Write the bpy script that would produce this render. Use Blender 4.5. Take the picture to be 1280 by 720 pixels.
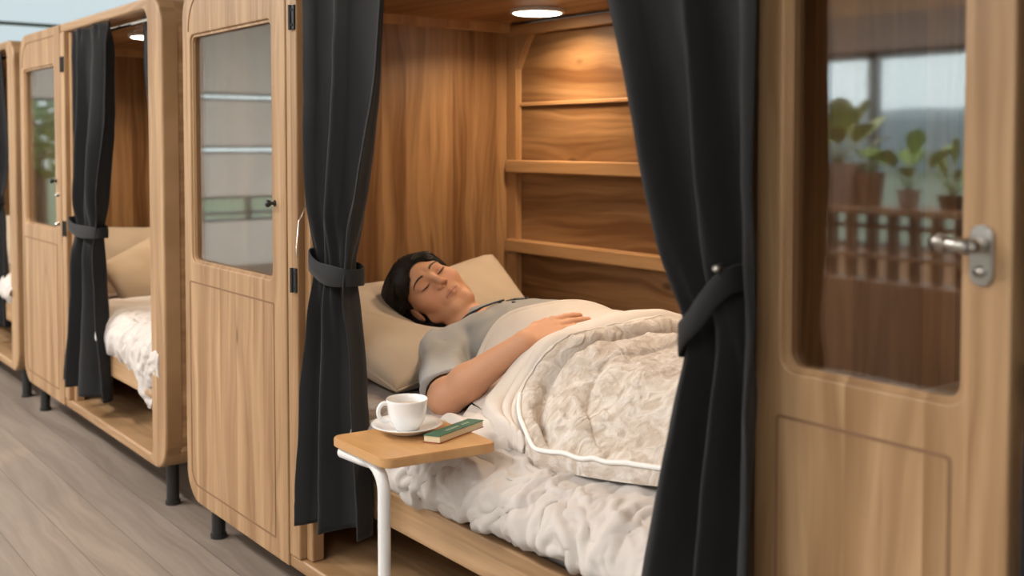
import bpy, bmesh, math, random
import numpy as np
from mathutils import Vector, Matrix
random.seed(7); rng = np.random.default_rng(11)
for o in list(bpy.data.objects): bpy.data.objects.remove(o)
scn = bpy.context.scene
COL = scn.collection

# ------------------------------------------------------------------ camera
cam = bpy.data.cameras.new('camera'); camo = bpy.data.objects.new('camera', cam); COL.objects.link(camo)
camo.location = (3.075, -1.177, 1.17)
camo.rotation_euler = (math.radians(90 - 2.2), 0, math.radians(52))
cam.sensor_width = 36; cam.sensor_fit = 'HORIZONTAL'; cam.lens = 1330 / 1280 * 36; cam.shift_y = -0.10227
cam.clip_start = .02
cam.dof.use_dof = True; cam.dof.focus_distance = 2.35; cam.dof.aperture_fstop = 3.2
scn.camera = camo
# ------------------------------------------------------------------ exposure
vs = scn.view_settings
vs.view_transform = 'Standard'; vs.look = 'None'; vs.gamma = 1; vs.use_curve_mapping = False
vs.exposure = 0.32
# ------------------------------------------------------------------ sky (overcast, brighter towards the window front)
w = bpy.data.worlds.new('sky'); scn.world = w; w.use_nodes = True
nt = w.node_tree; nt.nodes.clear()
tc = nt.nodes.new('ShaderNodeTexCoord'); sep = nt.nodes.new('ShaderNodeSeparateXYZ')
mr = nt.nodes.new('ShaderNodeMapRange'); mr.inputs[1].default_value = .1; mr.inputs[2].default_value = -.8
mr.inputs[3].default_value = .78; mr.inputs[4].default_value = 3.3
bgn = nt.nodes.new('ShaderNodeBackground'); bgn.inputs[0].default_value = (.74, .86, .90, 1)
wo = nt.nodes.new('ShaderNodeOutputWorld')
nt.links.new(tc.outputs['Generated'], sep.inputs[0]); nt.links.new(sep.outputs[1], mr.inputs[0])
nt.links.new(mr.outputs[0], bgn.inputs[1]); nt.links.new(bgn.outputs[0], wo.inputs[0])

def area(name, loc, rot, sx, sy, power, col, portal=False):
    l = bpy.data.lights.new(name, 'AREA'); l.shape = 'RECTANGLE'; l.size = sx; l.size_y = sy
    l.energy = power; l.color = col
    if portal: l.cycles.is_portal = True
    o = bpy.data.objects.new(name, l); COL.objects.link(o); o.location = loc; o.rotation_euler = rot
    return o
PI = math.pi
RX0, RX1, RY0, RY1, RH = -6.5, 5.2, -6.0, 3.2, 2.7
area('window_portal', (-.5, RY0 - .02, 1.25), (PI / 2, 0, PI), 9.6, 1.3, 1, (1, 1, 1), True).rotation_euler = (PI / 2, 0, 0)
bpy.data.objects['window_portal'].rotation_euler = (-PI / 2, 0, 0)

# ------------------------------------------------------------------ node helper + materials
MATS = {}
class NB:
    def __init__(s, name):
        s.m = bpy.data.materials.new(name); s.m.use_nodes = True; s.t = s.m.node_tree; s.t.nodes.clear()
        s.out = s.t.nodes.new('ShaderNodeOutputMaterial'); MATS[name] = s.m
    def n(s, typ, **kw):
        nd = s.t.nodes.new('ShaderNode' + typ)
        for k, v in kw.items():
            if k.startswith('i_'):
                key = k[2:]; key = int(key) if key.isdigit() else key.replace('_', ' ')
                if hasattr(v, 'is_linked') or isinstance(v, bpy.types.NodeSocket): s.t.links.new(v, nd.inputs[key])
                else: nd.inputs[key].default_value = v
            else: setattr(nd, k, v)
        return nd
    def math(s, op, a, b=None, c=None):
        nd = s.t.nodes.new('ShaderNodeMath'); nd.operation = op
        for i, v in enumerate((a, b, c)):
            if v is None: continue
            if isinstance(v, bpy.types.NodeSocket): s.t.links.new(v, nd.inputs[i])
            else: nd.inputs[i].default_value = v
        return nd.outputs[0]
    def mix(s, f, a, b, typ='MIX'):
        nd = s.t.nodes.new('ShaderNodeMix'); nd.data_type = 'RGBA'; nd.blend_type = typ
        for i, v in ((0, f), (6, a), (7, b)):
            if isinstance(v, bpy.types.NodeSocket): s.t.links.new(v, nd.inputs[i])
            else: nd.inputs[i].default_value = v if i == 0 else (*v, 1)[:4]
        return nd.outputs[2]
    def ramp(s, f, pts):
        nd = s.t.nodes.new('ShaderNodeValToRGB'); s.t.links.new(f, nd.inputs[0])
        els = nd.color_ramp.elements
        while len(els) < len(pts): els.new(.5)
        for e, (p, c) in zip(els, pts):
            e.position = p; e.color = (*c, 1) if not isinstance(c, (int, float)) else (c, c, c, 1)
        return nd.outputs[0]
    def bsdf(s, **kw):
        b = s.n('BsdfPrincipled')
        for k, v in kw.items():
            key = k.replace('_', ' ')
            if isinstance(v, bpy.types.NodeSocket): s.t.links.new(v, b.inputs[key])
            elif isinstance(v, tuple): b.inputs[key].default_value = (*v, 1)[:4] if len(v) == 3 and 'Radius' not in key else v
            else: b.inputs[key].default_value = v
        s.t.links.new(b.outputs[0], s.out.inputs[0]); return b
    def bump(s, b, h, st, dist=.01):
        nd = s.n('Bump', i_Strength=st, i_Distance=dist); s.t.links.new(h, nd.inputs['Height'])
        s.t.links.new(nd.outputs[0], b.inputs['Normal'])

def wood(name, light, dark, across='X', grain='Z', plank=.09, tint=.16, contrast=1.0, rough=.42, knots=True, seam=0.0, fibre=.5):
    s = NB(name)
    tc = s.n('TexCoord').outputs['Object']; sp = s.n('SeparateXYZ', i_0=tc).outputs
    ax = {'X': 0, 'Y': 1, 'Z': 2}; third = [k for k in 'XYZ' if k not in (across, grain)][0]
    a, g, t = sp[ax[across]], sp[ax[grain]], sp[ax[third]]
    idx = s.math('FLOOR', s.math('DIVIDE', s.math('ADD', a, .013), plank))
    wn = s.n('TexWhiteNoise', noise_dimensions='1D'); s.t.links.new(idx, wn.inputs['W']); r = wn.outputs['Value']
    gg = s.math('ADD', g, s.math('MULTIPLY', r, 9.3))
    def vec(x, y, z):
        c = s.n('CombineXYZ'); 
        for i, v in enumerate((x, y, z)):
            if isinstance(v, bpy.types.NodeSocket): s.t.links.new(v, c.inputs[i])
            else: c.inputs[i].default_value = v
        return c.outputs[0]
    def noise(v, sc, det=4, ro=.5, dis=0):
        nd = s.n('TexNoise', i_Scale=sc, i_Detail=det, i_Roughness=ro, i_Distortion=dis); s.t.links.new(v, nd.inputs['Vector']); return nd.outputs[0]
    warp = noise(vec(s.math('MULTIPLY', a, 4), s.math('MULTIPLY', gg, 1.3), t), 1.0, 2)
    aw = s.math('ADD', a, s.math('MULTIPLY', warp, .16))
    kn = s.n('TexVoronoi', i_Scale=1.0, i_Randomness=1.0); s.t.links.new(vec(s.math('MULTIPLY', a, 5.2), s.math('MULTIPLY', gg, 2.6), s.math('MULTIPLY', r, 3)), kn.inputs['Vector'])
    kd = kn.outputs['Distance']
    kring = s.math('MULTIPLY', s.ramp(kd, [(0, 1), (.3, 0)]), .02)
    aw2 = s.math('ADD', aw, kring)
    rings = s.math('ADD', s.math('MULTIPLY', s.math('SINE', s.math('MULTIPLY', aw2, 230)), .5), .5)
    broad = noise(vec(s.math('MULTIPLY', aw2, 17), s.math('MULTIPLY', gg, .9), t), 1.0, 4, .55)
    fine = noise(vec(s.math('MULTIPLY', a, 260), s.math('MULTIPLY', gg, 9), t), 1.0, 3, .6)
    f = s.math('ADD', s.math('MULTIPLY', s.ramp(broad, [(.34, 0), (.62, 1)]), .8), s.math('MULTIPLY', rings, .14))
    f = s.math('ADD', f, s.math('MULTIPLY', s.math('SUBTRACT', r, .5), tint * 2))
    f = s.math('MULTIPLY', s.math('MAXIMUM', f, 0.0), contrast)
    c = s.mix(f, light, dark)
    c = s.mix(s.math('MULTIPLY', s.ramp(fine, [(.35, 0), (.75, 1)]), .22 * fibre * 2), c, dark)
    if knots:
        gate = s.ramp(kd, [(.035, 1), (.085, 0)])
        sel = s.n('TexWhiteNoise', noise_dimensions='3D'); s.t.links.new(kn.outputs['Position'], sel.inputs['Vector'])
        on = s.math('GREATER_THAN', sel.outputs['Value'], .55)
        c = s.mix(s.math('MULTIPLY', s.math('MULTIPLY', gate, on), .75), c, tuple(q * .35 for q in dark))
    if seam:
        fr = s.math('FRACT', s.math('DIVIDE', s.math('ADD', a, .013), plank))
        ed = s.math('LESS_THAN', fr, seam)
        c = s.mix(s.math('MULTIPLY', ed, .6), c, tuple(q * .3 for q in dark))
    b = s.bsdf(Base_Color=c, Roughness=rough)
    s.bump(b, fine, .12, .002)
    return s.m
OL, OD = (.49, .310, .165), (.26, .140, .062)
wood('oak_vertical', OL, OD, 'X', 'Z', .055, .2)
wood('oak_side', OL, OD, 'Y', 'Z', .075, .2)
wood('oak_horizontal', OL, OD, 'Z', 'X', .2, .05)
wood('oak_floorboard', OL, OD, 'Y', 'X', .11, .12)
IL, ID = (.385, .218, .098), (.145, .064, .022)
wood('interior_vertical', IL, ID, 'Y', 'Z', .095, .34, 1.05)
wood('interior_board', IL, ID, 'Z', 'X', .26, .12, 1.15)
wood('interior_trim', (.5, .30, .14), (.33, .17, .07), 'Y', 'Z', .3, .05)
wood('interior_rail', (.5, .30, .14), (.33, .17, .07), 'Z', 'X', .3, .05)
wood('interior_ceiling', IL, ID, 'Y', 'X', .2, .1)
wood('table_oak', (.62, .36, .155), (.5, .26, .10), 'Y', 'X', .5, .05, .8, .38, False, fibre=.2)
wood('divider_wood', (.32, .20, .13), (.19, .11, .065), 'X', 'Z', .12, .2, knots=False)
wood('floor_plank', (.285, .232, .19), (.175, .14, .115), 'Y', 'X', .145, .3, 1.0, .5, False, seam=.018, fibre=.8)

def simple(name, col, rough=.5, metal=0.0, noise=0, nscale=40, bump=0, sheen=0, **kw):
    s = NB(name)
    tc = s.n('TexCoord').outputs['Object']
    nz = s.n('TexNoise', i_Scale=float(nscale), i_Detail=4.0); s.t.links.new(tc, nz.inputs['Vector'])
    c = s.mix(s.ramp(nz.outputs[0], [(.3, 0), (.7, 1)]), tuple(q * (1 - noise) for q in col), tuple(min(1, q * (1 + noise)) for q in col))
    b = s.bsdf(Base_Color=c, Roughness=rough, Metallic=metal, **kw)
    if sheen: b.inputs['Sheen Weight'].default_value = sheen
    if bump: s.bump(b, nz.outputs[0], bump, .003)
    return s.m
def fabric(name, col, weave=900, noise=.08, bump=.25, sheen=.2, low=7, rough=.92):
    s = NB(name)
    tc = s.n('TexCoord').outputs['Object']
    n1 = s.n('TexNoise', i_Scale=float(low), i_Detail=3.0); s.t.links.new(tc, n1.inputs['Vector'])
    n2 = s.n('TexNoise', i_Scale=float(weave), i_Detail=2.0); s.t.links.new(tc, n2.inputs['Vector'])
    c = s.mix(s.ramp(n1.outputs[0], [(.3, 0), (.7, 1)]), tuple(q * (1 - noise) for q in col), tuple(min(1, q * (1 + noise)) for q in col))
    c = s.mix(s.math('MULTIPLY', n2.outputs[0], .25), c, tuple(q * .75 for q in col))
    b = s.bsdf(Base_Color=c, Roughness=rough); b.inputs['Sheen Weight'].default_value = sheen
    s.bump(b, n2.outputs[0], bump, .001)
    return s.m
fabric('curtain_cloth', (.0105, .0105, .0115), sheen=.05, noise=.12)
fabric('pillow_linen', (.47, .375, .275), bump=.4)
fabric('duvet_cotton', (.57, .52, .485), weave=500, noise=.03, sheen=.1)
fabric('sheet_cotton', (.33, .28, .25), noise=.05)
fabric('cream_fleece', (.68, .61, .55), weave=500, noise=.05, sheen=.3, low=14)
fabric('shirt_jersey', (.37, .365, .355), noise=.05, sheen=.15)
fabric('shirt_trim', (.03, .035, .05))
simple('white_piping', (.82, .80, .78), .6)
simple('white_porcelain', (.86, .85, .84), .12, Coat_Weight=.4)
simple('white_enamel', (.80, .79, .78), .35)
simple('black_metal', (.015, .015, .015), .45, noise=.1)
simple('brushed_steel', (.50, .47, .44), .28, 1.0)
simple('chrome', (.75, .74, .72), .12, 1.0)
simple('white_paint', (.80, .82, .81), .8, noise=.02, nscale=3)
simple('ceiling_paint', (.86, .87, .87), .9, noise=.02, nscale=3)
simple('grey_aluminium', (.22, .25, .26), .4, .6)
simple('taupe_panel', (.30, .25, .22), .7, noise=.05)
simple('beam_oak', (.52, .36, .24), .6, noise=.08, nscale=5)
simple('glazed_pot', (.34, .25, .22), .6, noise=.05)
simple('soil', (.05, .035, .025), .95, noise=.3)
simple('hair_black', (.009, .0065, .0055), .62, noise=.3, nscale=60, Specular_IOR_Level=.2)
simple('hair_strand', (.010, .007, .0055), .5, Specular_IOR_Level=.25)
simple('brow_hair', (.05, .03, .02), .7)
simple('book_green', (.02, .12, .075), .45, noise=.05)
simple('book_red', (.32, .03, .02), .5)
simple('book_print', (.45, .55, .42), .6)
simple('spectacle', (.9, .9, .9), .2)
simple('button', (.04, .04, .05), .3)
simple('groove_shade', (.22, .12, .06), .7)  # dark brown that stands for shade in the door grooves
simple('bark', (.12, .085, .06), .9, noise=.3, nscale=15)
def leafm(name, a, b_):
    s = NB(name); tc = s.n('TexCoord').outputs['Object']
    n1 = s.n('TexNoise', i_Scale=9.0, i_Detail=3.0); s.t.links.new(tc, n1.inputs['Vector'])
    s.bsdf(Base_Color=s.mix(n1.outputs[0], a, b_), Roughness=.45)
leafm('leaf_green', (.20, .36, .10), (.36, .52, .18)); leafm('leaf_olive', (.26, .34, .14), (.38, .44, .20))
leafm('tree_green', (.10, .20, .06), (.30, .45, .16)); leafm('hill_haze', (.42, .54, .58), (.48, .60, .64))  # distance haze is mixed into the pale blue hill colour
leafm('lawn', (.12, .2, .06), (.2, .3, .1))
# book pages: thin leaf lines
s = NB('book_pages'); tc = s.n('TexCoord').outputs['Object']; sp = s.n('SeparateXYZ', i_0=tc).outputs
l = s.math('ADD', s.math('MULTIPLY', s.math('SINE', s.math('MULTIPLY', sp[2], 7000)), .5), .5)
s.bsdf(Base_Color=s.mix(s.math('MULTIPLY', l, .35), (.78, .68, .46), (.55, .44, .25)), Roughness=.8)
# tea inside the cup is pale milk foam
simple('milk_tea', (.62, .5, .38), .3)
# glass: coated pane, mirrors the room and lets the inside through
def glass(name, refl, tint):
    s = NB(name)
    tr = s.n('BsdfTransparent', i_Color=(*tint, 1)); gl = s.n('BsdfGlossy', i_Roughness=.035, i_Color=(1, 1, 1, 1))
    fr = s.n('Fresnel', i_IOR=1.5).outputs[0]
    fac = s.math('ADD', s.math('MULTIPLY', fr, .45), refl)
    mx = s.n('MixShader'); s.t.links.new(fac, mx.inputs[0]); s.t.links.new(tr.outputs[0], mx.inputs[1]); s.t.links.new(gl.outputs[0], mx.inputs[2])
    s.t.links.new(mx.outputs[0], s.out.inputs[0])
glass('pod_glass', .125, (.86, .84, .80)); glass('window_glass', .04, (.97, .98, .98))
def emis(name, col, st):
    s = NB(name); e = s.n('Emission', i_Color=(*col, 1), i_Strength=st); s.t.links.new(e.outputs[0], s.out.inputs[0])
emis('warm_diffuser', (1, .86, .68), 9.0); emis('white_tube', (1, .98, .95), 7.0)
# skin
s = NB('skin'); at = s.n('Attribute', attribute_name='tone').outputs['Color']
tc = s.n('TexCoord').outputs['Object']; n1 = s.n('TexNoise', i_Scale=30.0, i_Detail=4.0); s.t.links.new(tc, n1.inputs['Vector'])
c = s.mix(s.math('MULTIPLY', n1.outputs[0], .10), at, (.45, .18, .11))
b = s.bsdf(Base_Color=c, Roughness=.55, Specular_IOR_Level=.35, Subsurface_Weight=.12, Subsurface_Scale=.008)
b.inputs['Subsurface Radius'].default_value = (1, .35, .2)
# fur of the throw: mottled tufts
s = NB('tufted_plush'); tc = s.n('TexCoord').outputs['Object']
wv = s.n('TexNoise', i_Scale=9.0, i_Detail=2.0); s.t.links.new(tc, wv.inputs['Vector'])
mv = s.n('MixRGB' if False else 'VectorMath', operation='MULTIPLY_ADD'); s.t.links.new(wv.outputs['Color'], mv.inputs[0]); mv.inputs[1].default_value = (.12, .12, .12); s.t.links.new(tc, mv.inputs[2])
n1 = s.n('TexNoise', i_Scale=26.0, i_Detail=3.0, i_Distortion=1.2); s.t.links.new(mv.outputs[0], n1.inputs['Vector'])
n3 = s.n('TexNoise', i_Scale=320.0, i_Detail=3.0); s.t.links.new(tc, n3.inputs['Vector'])
c = s.mix(s.ramp(n1.outputs[0], [(.38, 0), (.62, 1)]), (.50, .41, .335), (.69, .625, .565))
b = s.bsdf(Base_Color=c, Roughness=.95); b.inputs['Sheen Weight'].default_value = .4
h = s.math('ADD', s.math('MULTIPLY', n1.outputs[0], 1.0), s.math('MULTIPLY', n3.outputs[0], .35)); s.bump(b, h, .8, .008)

# ------------------------------------------------------------------ object helpers
ORG = {}
def empty(name, loc, label=None, cat=None, group=None, kind=None):
    o = bpy.data.objects.new(name, None); COL.objects.link(o); o.location = loc; o.empty_display_size = .1
    ORG[o] = Vector(loc); tag(o, label, cat, group, kind); return o
def tag(o, label=None, cat=None, group=None, kind=None):
    if label: o['label'] = label
    if cat: o['category'] = cat
    if group: o['group'] = group
    if kind: o['kind'] = kind
    return o
def orgof(parent): return ORG[parent] if parent is not None else None
def mk(name, verts, faces, mat, parent=None, org=None, smooth=False, mats=None, fm=None):
    """world-coordinate verts -> ONE mesh object"""
    if parent is not None: og = orgof(parent)
    else: og = Vector(org) if org is not None else Vector((0, 0, 0))
    v = np.asarray(verts, float) - np.array(og)
    me = bpy.data.meshes.new(name); me.from_pydata(v.tolist(), [], faces if isinstance(faces, list) else faces.tolist()); me.validate()
    for mn in (mats or [mat]): me.materials.append(MATS[mn])
    if fm is not None:
        for p, k in zip(me.polygons, fm): p.material_index = k
    if smooth: me.polygons.foreach_set('use_smooth', [True] * len(me.polygons))
    o = bpy.data.objects.new(name, me); COL.objects.link(o)
    if parent is not None:
        o.parent = parent; ORG[o] = og
    else:
        o.location = og; ORG[o] = og
    return o
def bmk(name, bm, mat, parent=None, org=None, smooth=False, **kw):
    bm.verts.ensure_lookup_table(); bm.verts.index_update()
    V = [tuple(v.co) for v in bm.verts]; F = [[v.index for v in f.verts] for f in bm.faces]; bm.free()
    return mk(name, V, F, mat, parent, org, smooth, **kw)
def B(): return bmesh.new()
def box(bm, x0, x1, y0, y1, z0, z1, bev=0, seg=2):
    g = bmesh.ops.create_cube(bm, size=1); vs_ = g['verts']
    for v in vs_: v.co = Vector(((x0 + x1) / 2 + v.co.x * (x1 - x0), (y0 + y1) / 2 + v.co.y * (y1 - y0), (z0 + z1) / 2 + v.co.z * (z1 - z0)))
    if bev:
        es = list({e for v in vs_ for e in v.link_edges})
        bmesh.ops.bevel(bm, geom=es, offset=bev, segments=seg, affect='EDGES', profile=.5, clamp_overlap=True)
    return bm
def cyl(bm, p0, p1, r, n=20, r2=None):
    p0 = Vector(p0); p1 = Vector(p1); d = p1 - p0
    M = Matrix.Translation((p0 + p1) / 2) @ d.to_track_quat('Z', 'Y').to_matrix().to_4x4()
    bmesh.ops.create_cone(bm, cap_ends=True, segments=n, radius1=r, radius2=r if r2 is None else r2, depth=d.length, matrix=M); return bm
def lathe(bm, prof, c, n=48, axis='Z'):
    rows = []
    for r, z in prof:
        row = []
        for k in range(n):
            a = 2 * PI * k / n
            p = (r * math.cos(a), r * math.sin(a), z) if axis == 'Z' else (r * math.cos(a), z, r * math.sin(a))
            row.append(bm.verts.new((c[0] + p[0], c[1] + p[1], c[2] + p[2])))
        rows.append(row)
    for i in range(len(rows) - 1):
        for k in range(n):
            try: bm.faces.new((rows[i][k], rows[i][(k + 1) % n], rows[i + 1][(k + 1) % n], rows[i + 1][k]))
            except ValueError: pass
    for row, rv in ((rows[0], True), (rows[-1], False)):
        try: bm.faces.new(row[::-1] if rv else row)
        except ValueError: pass
    return bm
def tube(bm, pts, r, n=12, closed=False, rr=None):
    pts = [Vector(p) for p in pts]; N = len(pts); rings = []
    up = Vector((0, 0, 1)); prev = None
    for i, p in enumerate(pts):
        t = (pts[(i + 1) % N] - pts[i - 1]) if closed else (pts[min(i + 1, N - 1)] - pts[max(i - 1, 0)])
        t.normalize()
        if prev is None:
            a = t.cross(up); a = t.cross(Vector((1, 0, 0))) if a.length < .1 else a
        else: a = prev - t * prev.dot(t)
        a.normalize(); prev = a.copy(); b_ = t.cross(a)
        rad = rr[i] if rr is not None else r
        rings.append([bm.verts.new(p + (a * math.cos(2 * PI * k / n) + b_ * math.sin(2 * PI * k / n)) * rad) for k in range(n)])
    for i in range(N if closed else N - 1):
        A, Bq = rings[i], rings[(i + 1) % N]
        for k in range(n): bm.faces.new((A[k], A[(k + 1) % n], Bq[(k + 1) % n], Bq[k]))
    if not closed:
        bm.faces.new(rings[0][::-1]); bm.faces.new(rings[-1])
    return bm
def rrect(x0, x1, z0, z1, r, n=8):
    """rounded rectangle outline; r = (bl, br, tr, tl)"""
    if not isinstance(r, (tuple, list)): r = (r,) * 4
    pts = []
    for (cx, cz, q, a0) in ((x0 + r[0], z0 + r[0], r[0], PI), (x1 - r[1], z0 + r[1], r[1], 1.5 * PI), (x1 - r[2], z1 - r[2], r[2], 0), (x0 + r[3], z1 - r[3], r[3], .5 * PI)):
        for k in range(n + 1):
            a = a0 + .5 * PI * k / n; pts.append((cx + q * math.cos(a), cz + q * math.sin(a)))
    return pts
def ring_prism(bm, outer, inner, y0, y1, chamfer=0.0):
    """frame between two outlines with the same number of points, extruded along Y; chamfer rounds the front edges"""
    n = len(outer)
    oc = np.mean(outer, axis=0)
    def shr(pts, d, sgn):
        out = []
        P_ = np.array(pts)
        for i in range(n):
            t = P_[(i + 1) % n] - P_[i - 1]; L = np.linalg.norm(t)
            nn = np.array([t[1], -t[0]]) / (L + 1e-9); out.append(P_[i] - sgn * d * nn)
        return out
    loops = []
    c = chamfer
    seq = []
    if c:
        for k in range(4):
            a = k / 3 * PI / 2; seq.append((shr(outer, c * (1 - math.sin(a)), 1), y0 + c * (1 - math.cos(a))))
    else: seq.append((outer, y0))
    seq.append((outer, y1)); seq.append((inner, y1))
    if c:
        for k in range(3, -1, -1):
            a = k / 3 * PI / 2; seq.append((shr(inner, c * (1 - math.sin(a)), -1), y0 + c * (1 - math.cos(a))))
    else: seq.append((inner, y0))
    for pts, y in seq: loops.append([bm.verts.new((p[0], y, p[1])) for p in pts])
    m = len(loops)
    for i in range(m):
        A, Bq = loops[i], loops[(i + 1) % m]
        for k in range(n):
            bm.faces.new((A[k], A[(k + 1) % n], Bq[(k + 1) % n], Bq[k]))
    bmesh.ops.recalc_face_normals(bm, faces=bm.faces[:]); return bm
def plate(bm, outline, y0, y1, chamfer=0.0):
    A = [bm.verts.new((p[0], y0, p[1])) for p in outline]; f = bm.faces.new(A)
    r = bmesh.ops.extrude_face_region(bm, geom=[f]); nv = [v for v in r['geom'] if isinstance(v, bmesh.types.BMVert)]
    for v in nv: v.co.y = y1
    bmesh.ops.recalc_face_normals(bm, faces=bm.faces[:])
    if chamfer:
        es = [e for e in bm.edges if all(abs(v.co.y - y0) < 1e-6 for v in e.verts)]
        bmesh.ops.bevel(bm, geom=es, offset=chamfer, segments=2, affect='EDGES')
    return bm
def gridfaces(nu, nv, closed_u=False):
    i, j = np.meshgrid(np.arange(nu if closed_u else nu - 1), np.arange(nv - 1), indexing='ij')
    i2 = (i + 1) % nu
    return np.stack([i * nv + j, i2 * nv + j, i2 * nv + j + 1, i * nv + j + 1], -1).reshape(-1, 4)
# vectorised gradient noise
_p = rng.permutation(512); _perm = np.concatenate([_p, _p, _p]).astype(np.int64); _g = rng.normal(size=(512, 3)); _g /= np.linalg.norm(_g, axis=1)[:, None]
def pn(P, scale=1.0, off=0.0):
    P = np.asarray(P, float) * scale + off; I = np.floor(P).astype(np.int64); Fq = P - I; U = Fq * Fq * Fq * (Fq * (Fq * 6 - 15) + 10)
    out = 0
    for dx in (0, 1):
        for dy in (0, 1):
            for dz in (0, 1):
                h = _perm[(_perm[(_perm[(I[..., 0] + dx) & 511] + I[..., 1] + dy) & 511] + I[..., 2] + dz) & 511] & 511
                d = (_g[h] * (Fq - np.array([dx, dy, dz]))).sum(-1)
                wx = U[..., 0] if dx else 1 - U[..., 0]; wy = U[..., 1] if dy else 1 - U[..., 1]; wz = U[..., 2] if dz else 1 - U[..., 2]
                out = out + d * wx * wy * wz
    return out
def ss(a, b_, x):
    t = np.clip((x - a) / (b_ - a), 0, 1); return t * t * (3 - 2 * t)
def struct(o): o['kind'] = 'structure'; return o

# ------------------------------------------------------------------ room shell
bm = B(); box(bm, RX0 - .1, RX1 + .1, RY0 - .1, RY1 + .1, -.1, 0); struct(bmk('floor', bm, 'floor_plank'))
bm = B(); box(bm, RX0 - .1, RX1 + .1, RY0 - .1, RY1 + .1, RH, RH + .1); struct(bmk('ceiling', bm, 'ceiling_paint'))
bm = B(); box(bm, RX0 - .1, RX1 + .1, RY1, RY1 + .1, 0, RH); struct(bmk('wall_back', bm, 'white_paint'))
bm = B(); box(bm, RX1, RX1 + .1, RY0, RY1, 0, RH); struct(bmk('wall_right', bm, 'white_paint'))
# window wall in front of the pods (behind the camera); header and sill
WX0, WX1, WZ0, WZ1 = -5.6, 4.6, .35, 1.86
bm = B()
box(bm, RX0, RX1, RY0 - .15, RY0, 0, WZ0); box(bm, RX0, RX1, RY0 - .15, RY0, WZ1 + .28, RH)
box(bm, RX0, WX0, RY0 - .15, RY0, WZ0, WZ1 + .28); box(bm, WX1, RX1, RY0 - .15, RY0, WZ0, WZ1 + .28)
struct(bmk('wall_front', bm, 'beam_oak'))
bm = B(); box(bm, WX0, WX1, RY0 - .14, RY0 + .04, WZ1, WZ1 + .28, .01); struct(bmk('trim_1', bm, 'taupe_panel'))
xs = [WX0 + .15 + 1.255 * k for k in range(8)]
for k in range(7):
    bm = B(); ring_prism(bm, rrect(xs[k] - .04, xs[k + 1] + .04 if k < 6 else WX1, WZ0, WZ1, .002, 1), rrect(xs[k] + .0, (xs[k + 1] if k < 6 else WX1) - .0, WZ0 + .05, WZ1 - .05, .002, 1), RY0 - .1, RY0 - .04)
    fr_ = struct(bmk('window_%d' % (k + 1), bm, 'grey_aluminium'))
    bm = B(); box(bm, xs[k], xs[k + 1] if k < 6 else WX1, RY0 - .075, RY0 - .069, WZ0 + .05, WZ1 - .05); bmk('glass_pane', bm, 'window_glass', fr_)
# end window wall on the left: tall glazing with a thin transom behind the pods, lower windows in front of them
bm = B()
def wl(y0, y1, z0, z1): box(bm, RX0 - .1, RX0, y0, y1, z0, z1)
wl(RY0, -3.45, 0, RH); wl(-3.45, -2.3, 0, .42); wl(-3.45, -2.3, .66, 1.06); wl(-3.45, -2.3, 1.14, 1.56); wl(-3.45, -2.3, 1.64, RH); wl(-2.3, -1.45, 0, RH)
wl(-1.45, -.35, 0, .42); wl(-1.45, -.35, 1.55, RH); wl(-.35, .3, 0, RH); wl(.3, RY1, 0, .6)
struct(bmk('wall_left', bm, 'white_paint'))
def winX(n, y0, y1, z0, z1, bars=(), zb=()):
    b_ = B(); t = .025
    box(b_, RX0 - .08, RX0 - .02, y0, y1, z0, z0 + t); box(b_, RX0 - .08, RX0 - .02, y0, y1, z1 - t, z1)
    box(b_, RX0 - .08, RX0 - .02, y0, y0 + t, z0, z1); box(b_, RX0 - .08, RX0 - .02, y1 - t, y1, z0, z1)
    for y in bars: box(b_, RX0 - .08, RX0 - .02, y - .02, y + .02, z0, z1)
    for z in zb: box(b_, RX0 - .07, RX0 - .02, y0, y1, z - .014, z + .014)
    fr_ = struct(bmk('window_%d' % n, b_, 'grey_aluminium'))
    b_ = B(); box(b_, RX0 - .053, RX0 - .047, y0 + t, y1 - t, z0 + t, z1 - t); bmk('glass_pane', b_, 'window_glass', fr_)
winX(8, -3.45, -2.3, .42, .66, (-3.1,), (.5,)); winX(11, -3.45, -2.3, 1.06, 1.14); winX(12, -3.45, -2.3, 1.56, 1.64); winX(9, -1.45, -.35, .42, 1.55)
winX(10, .3, RY1, .6, RH, (), (2.163,))
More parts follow.
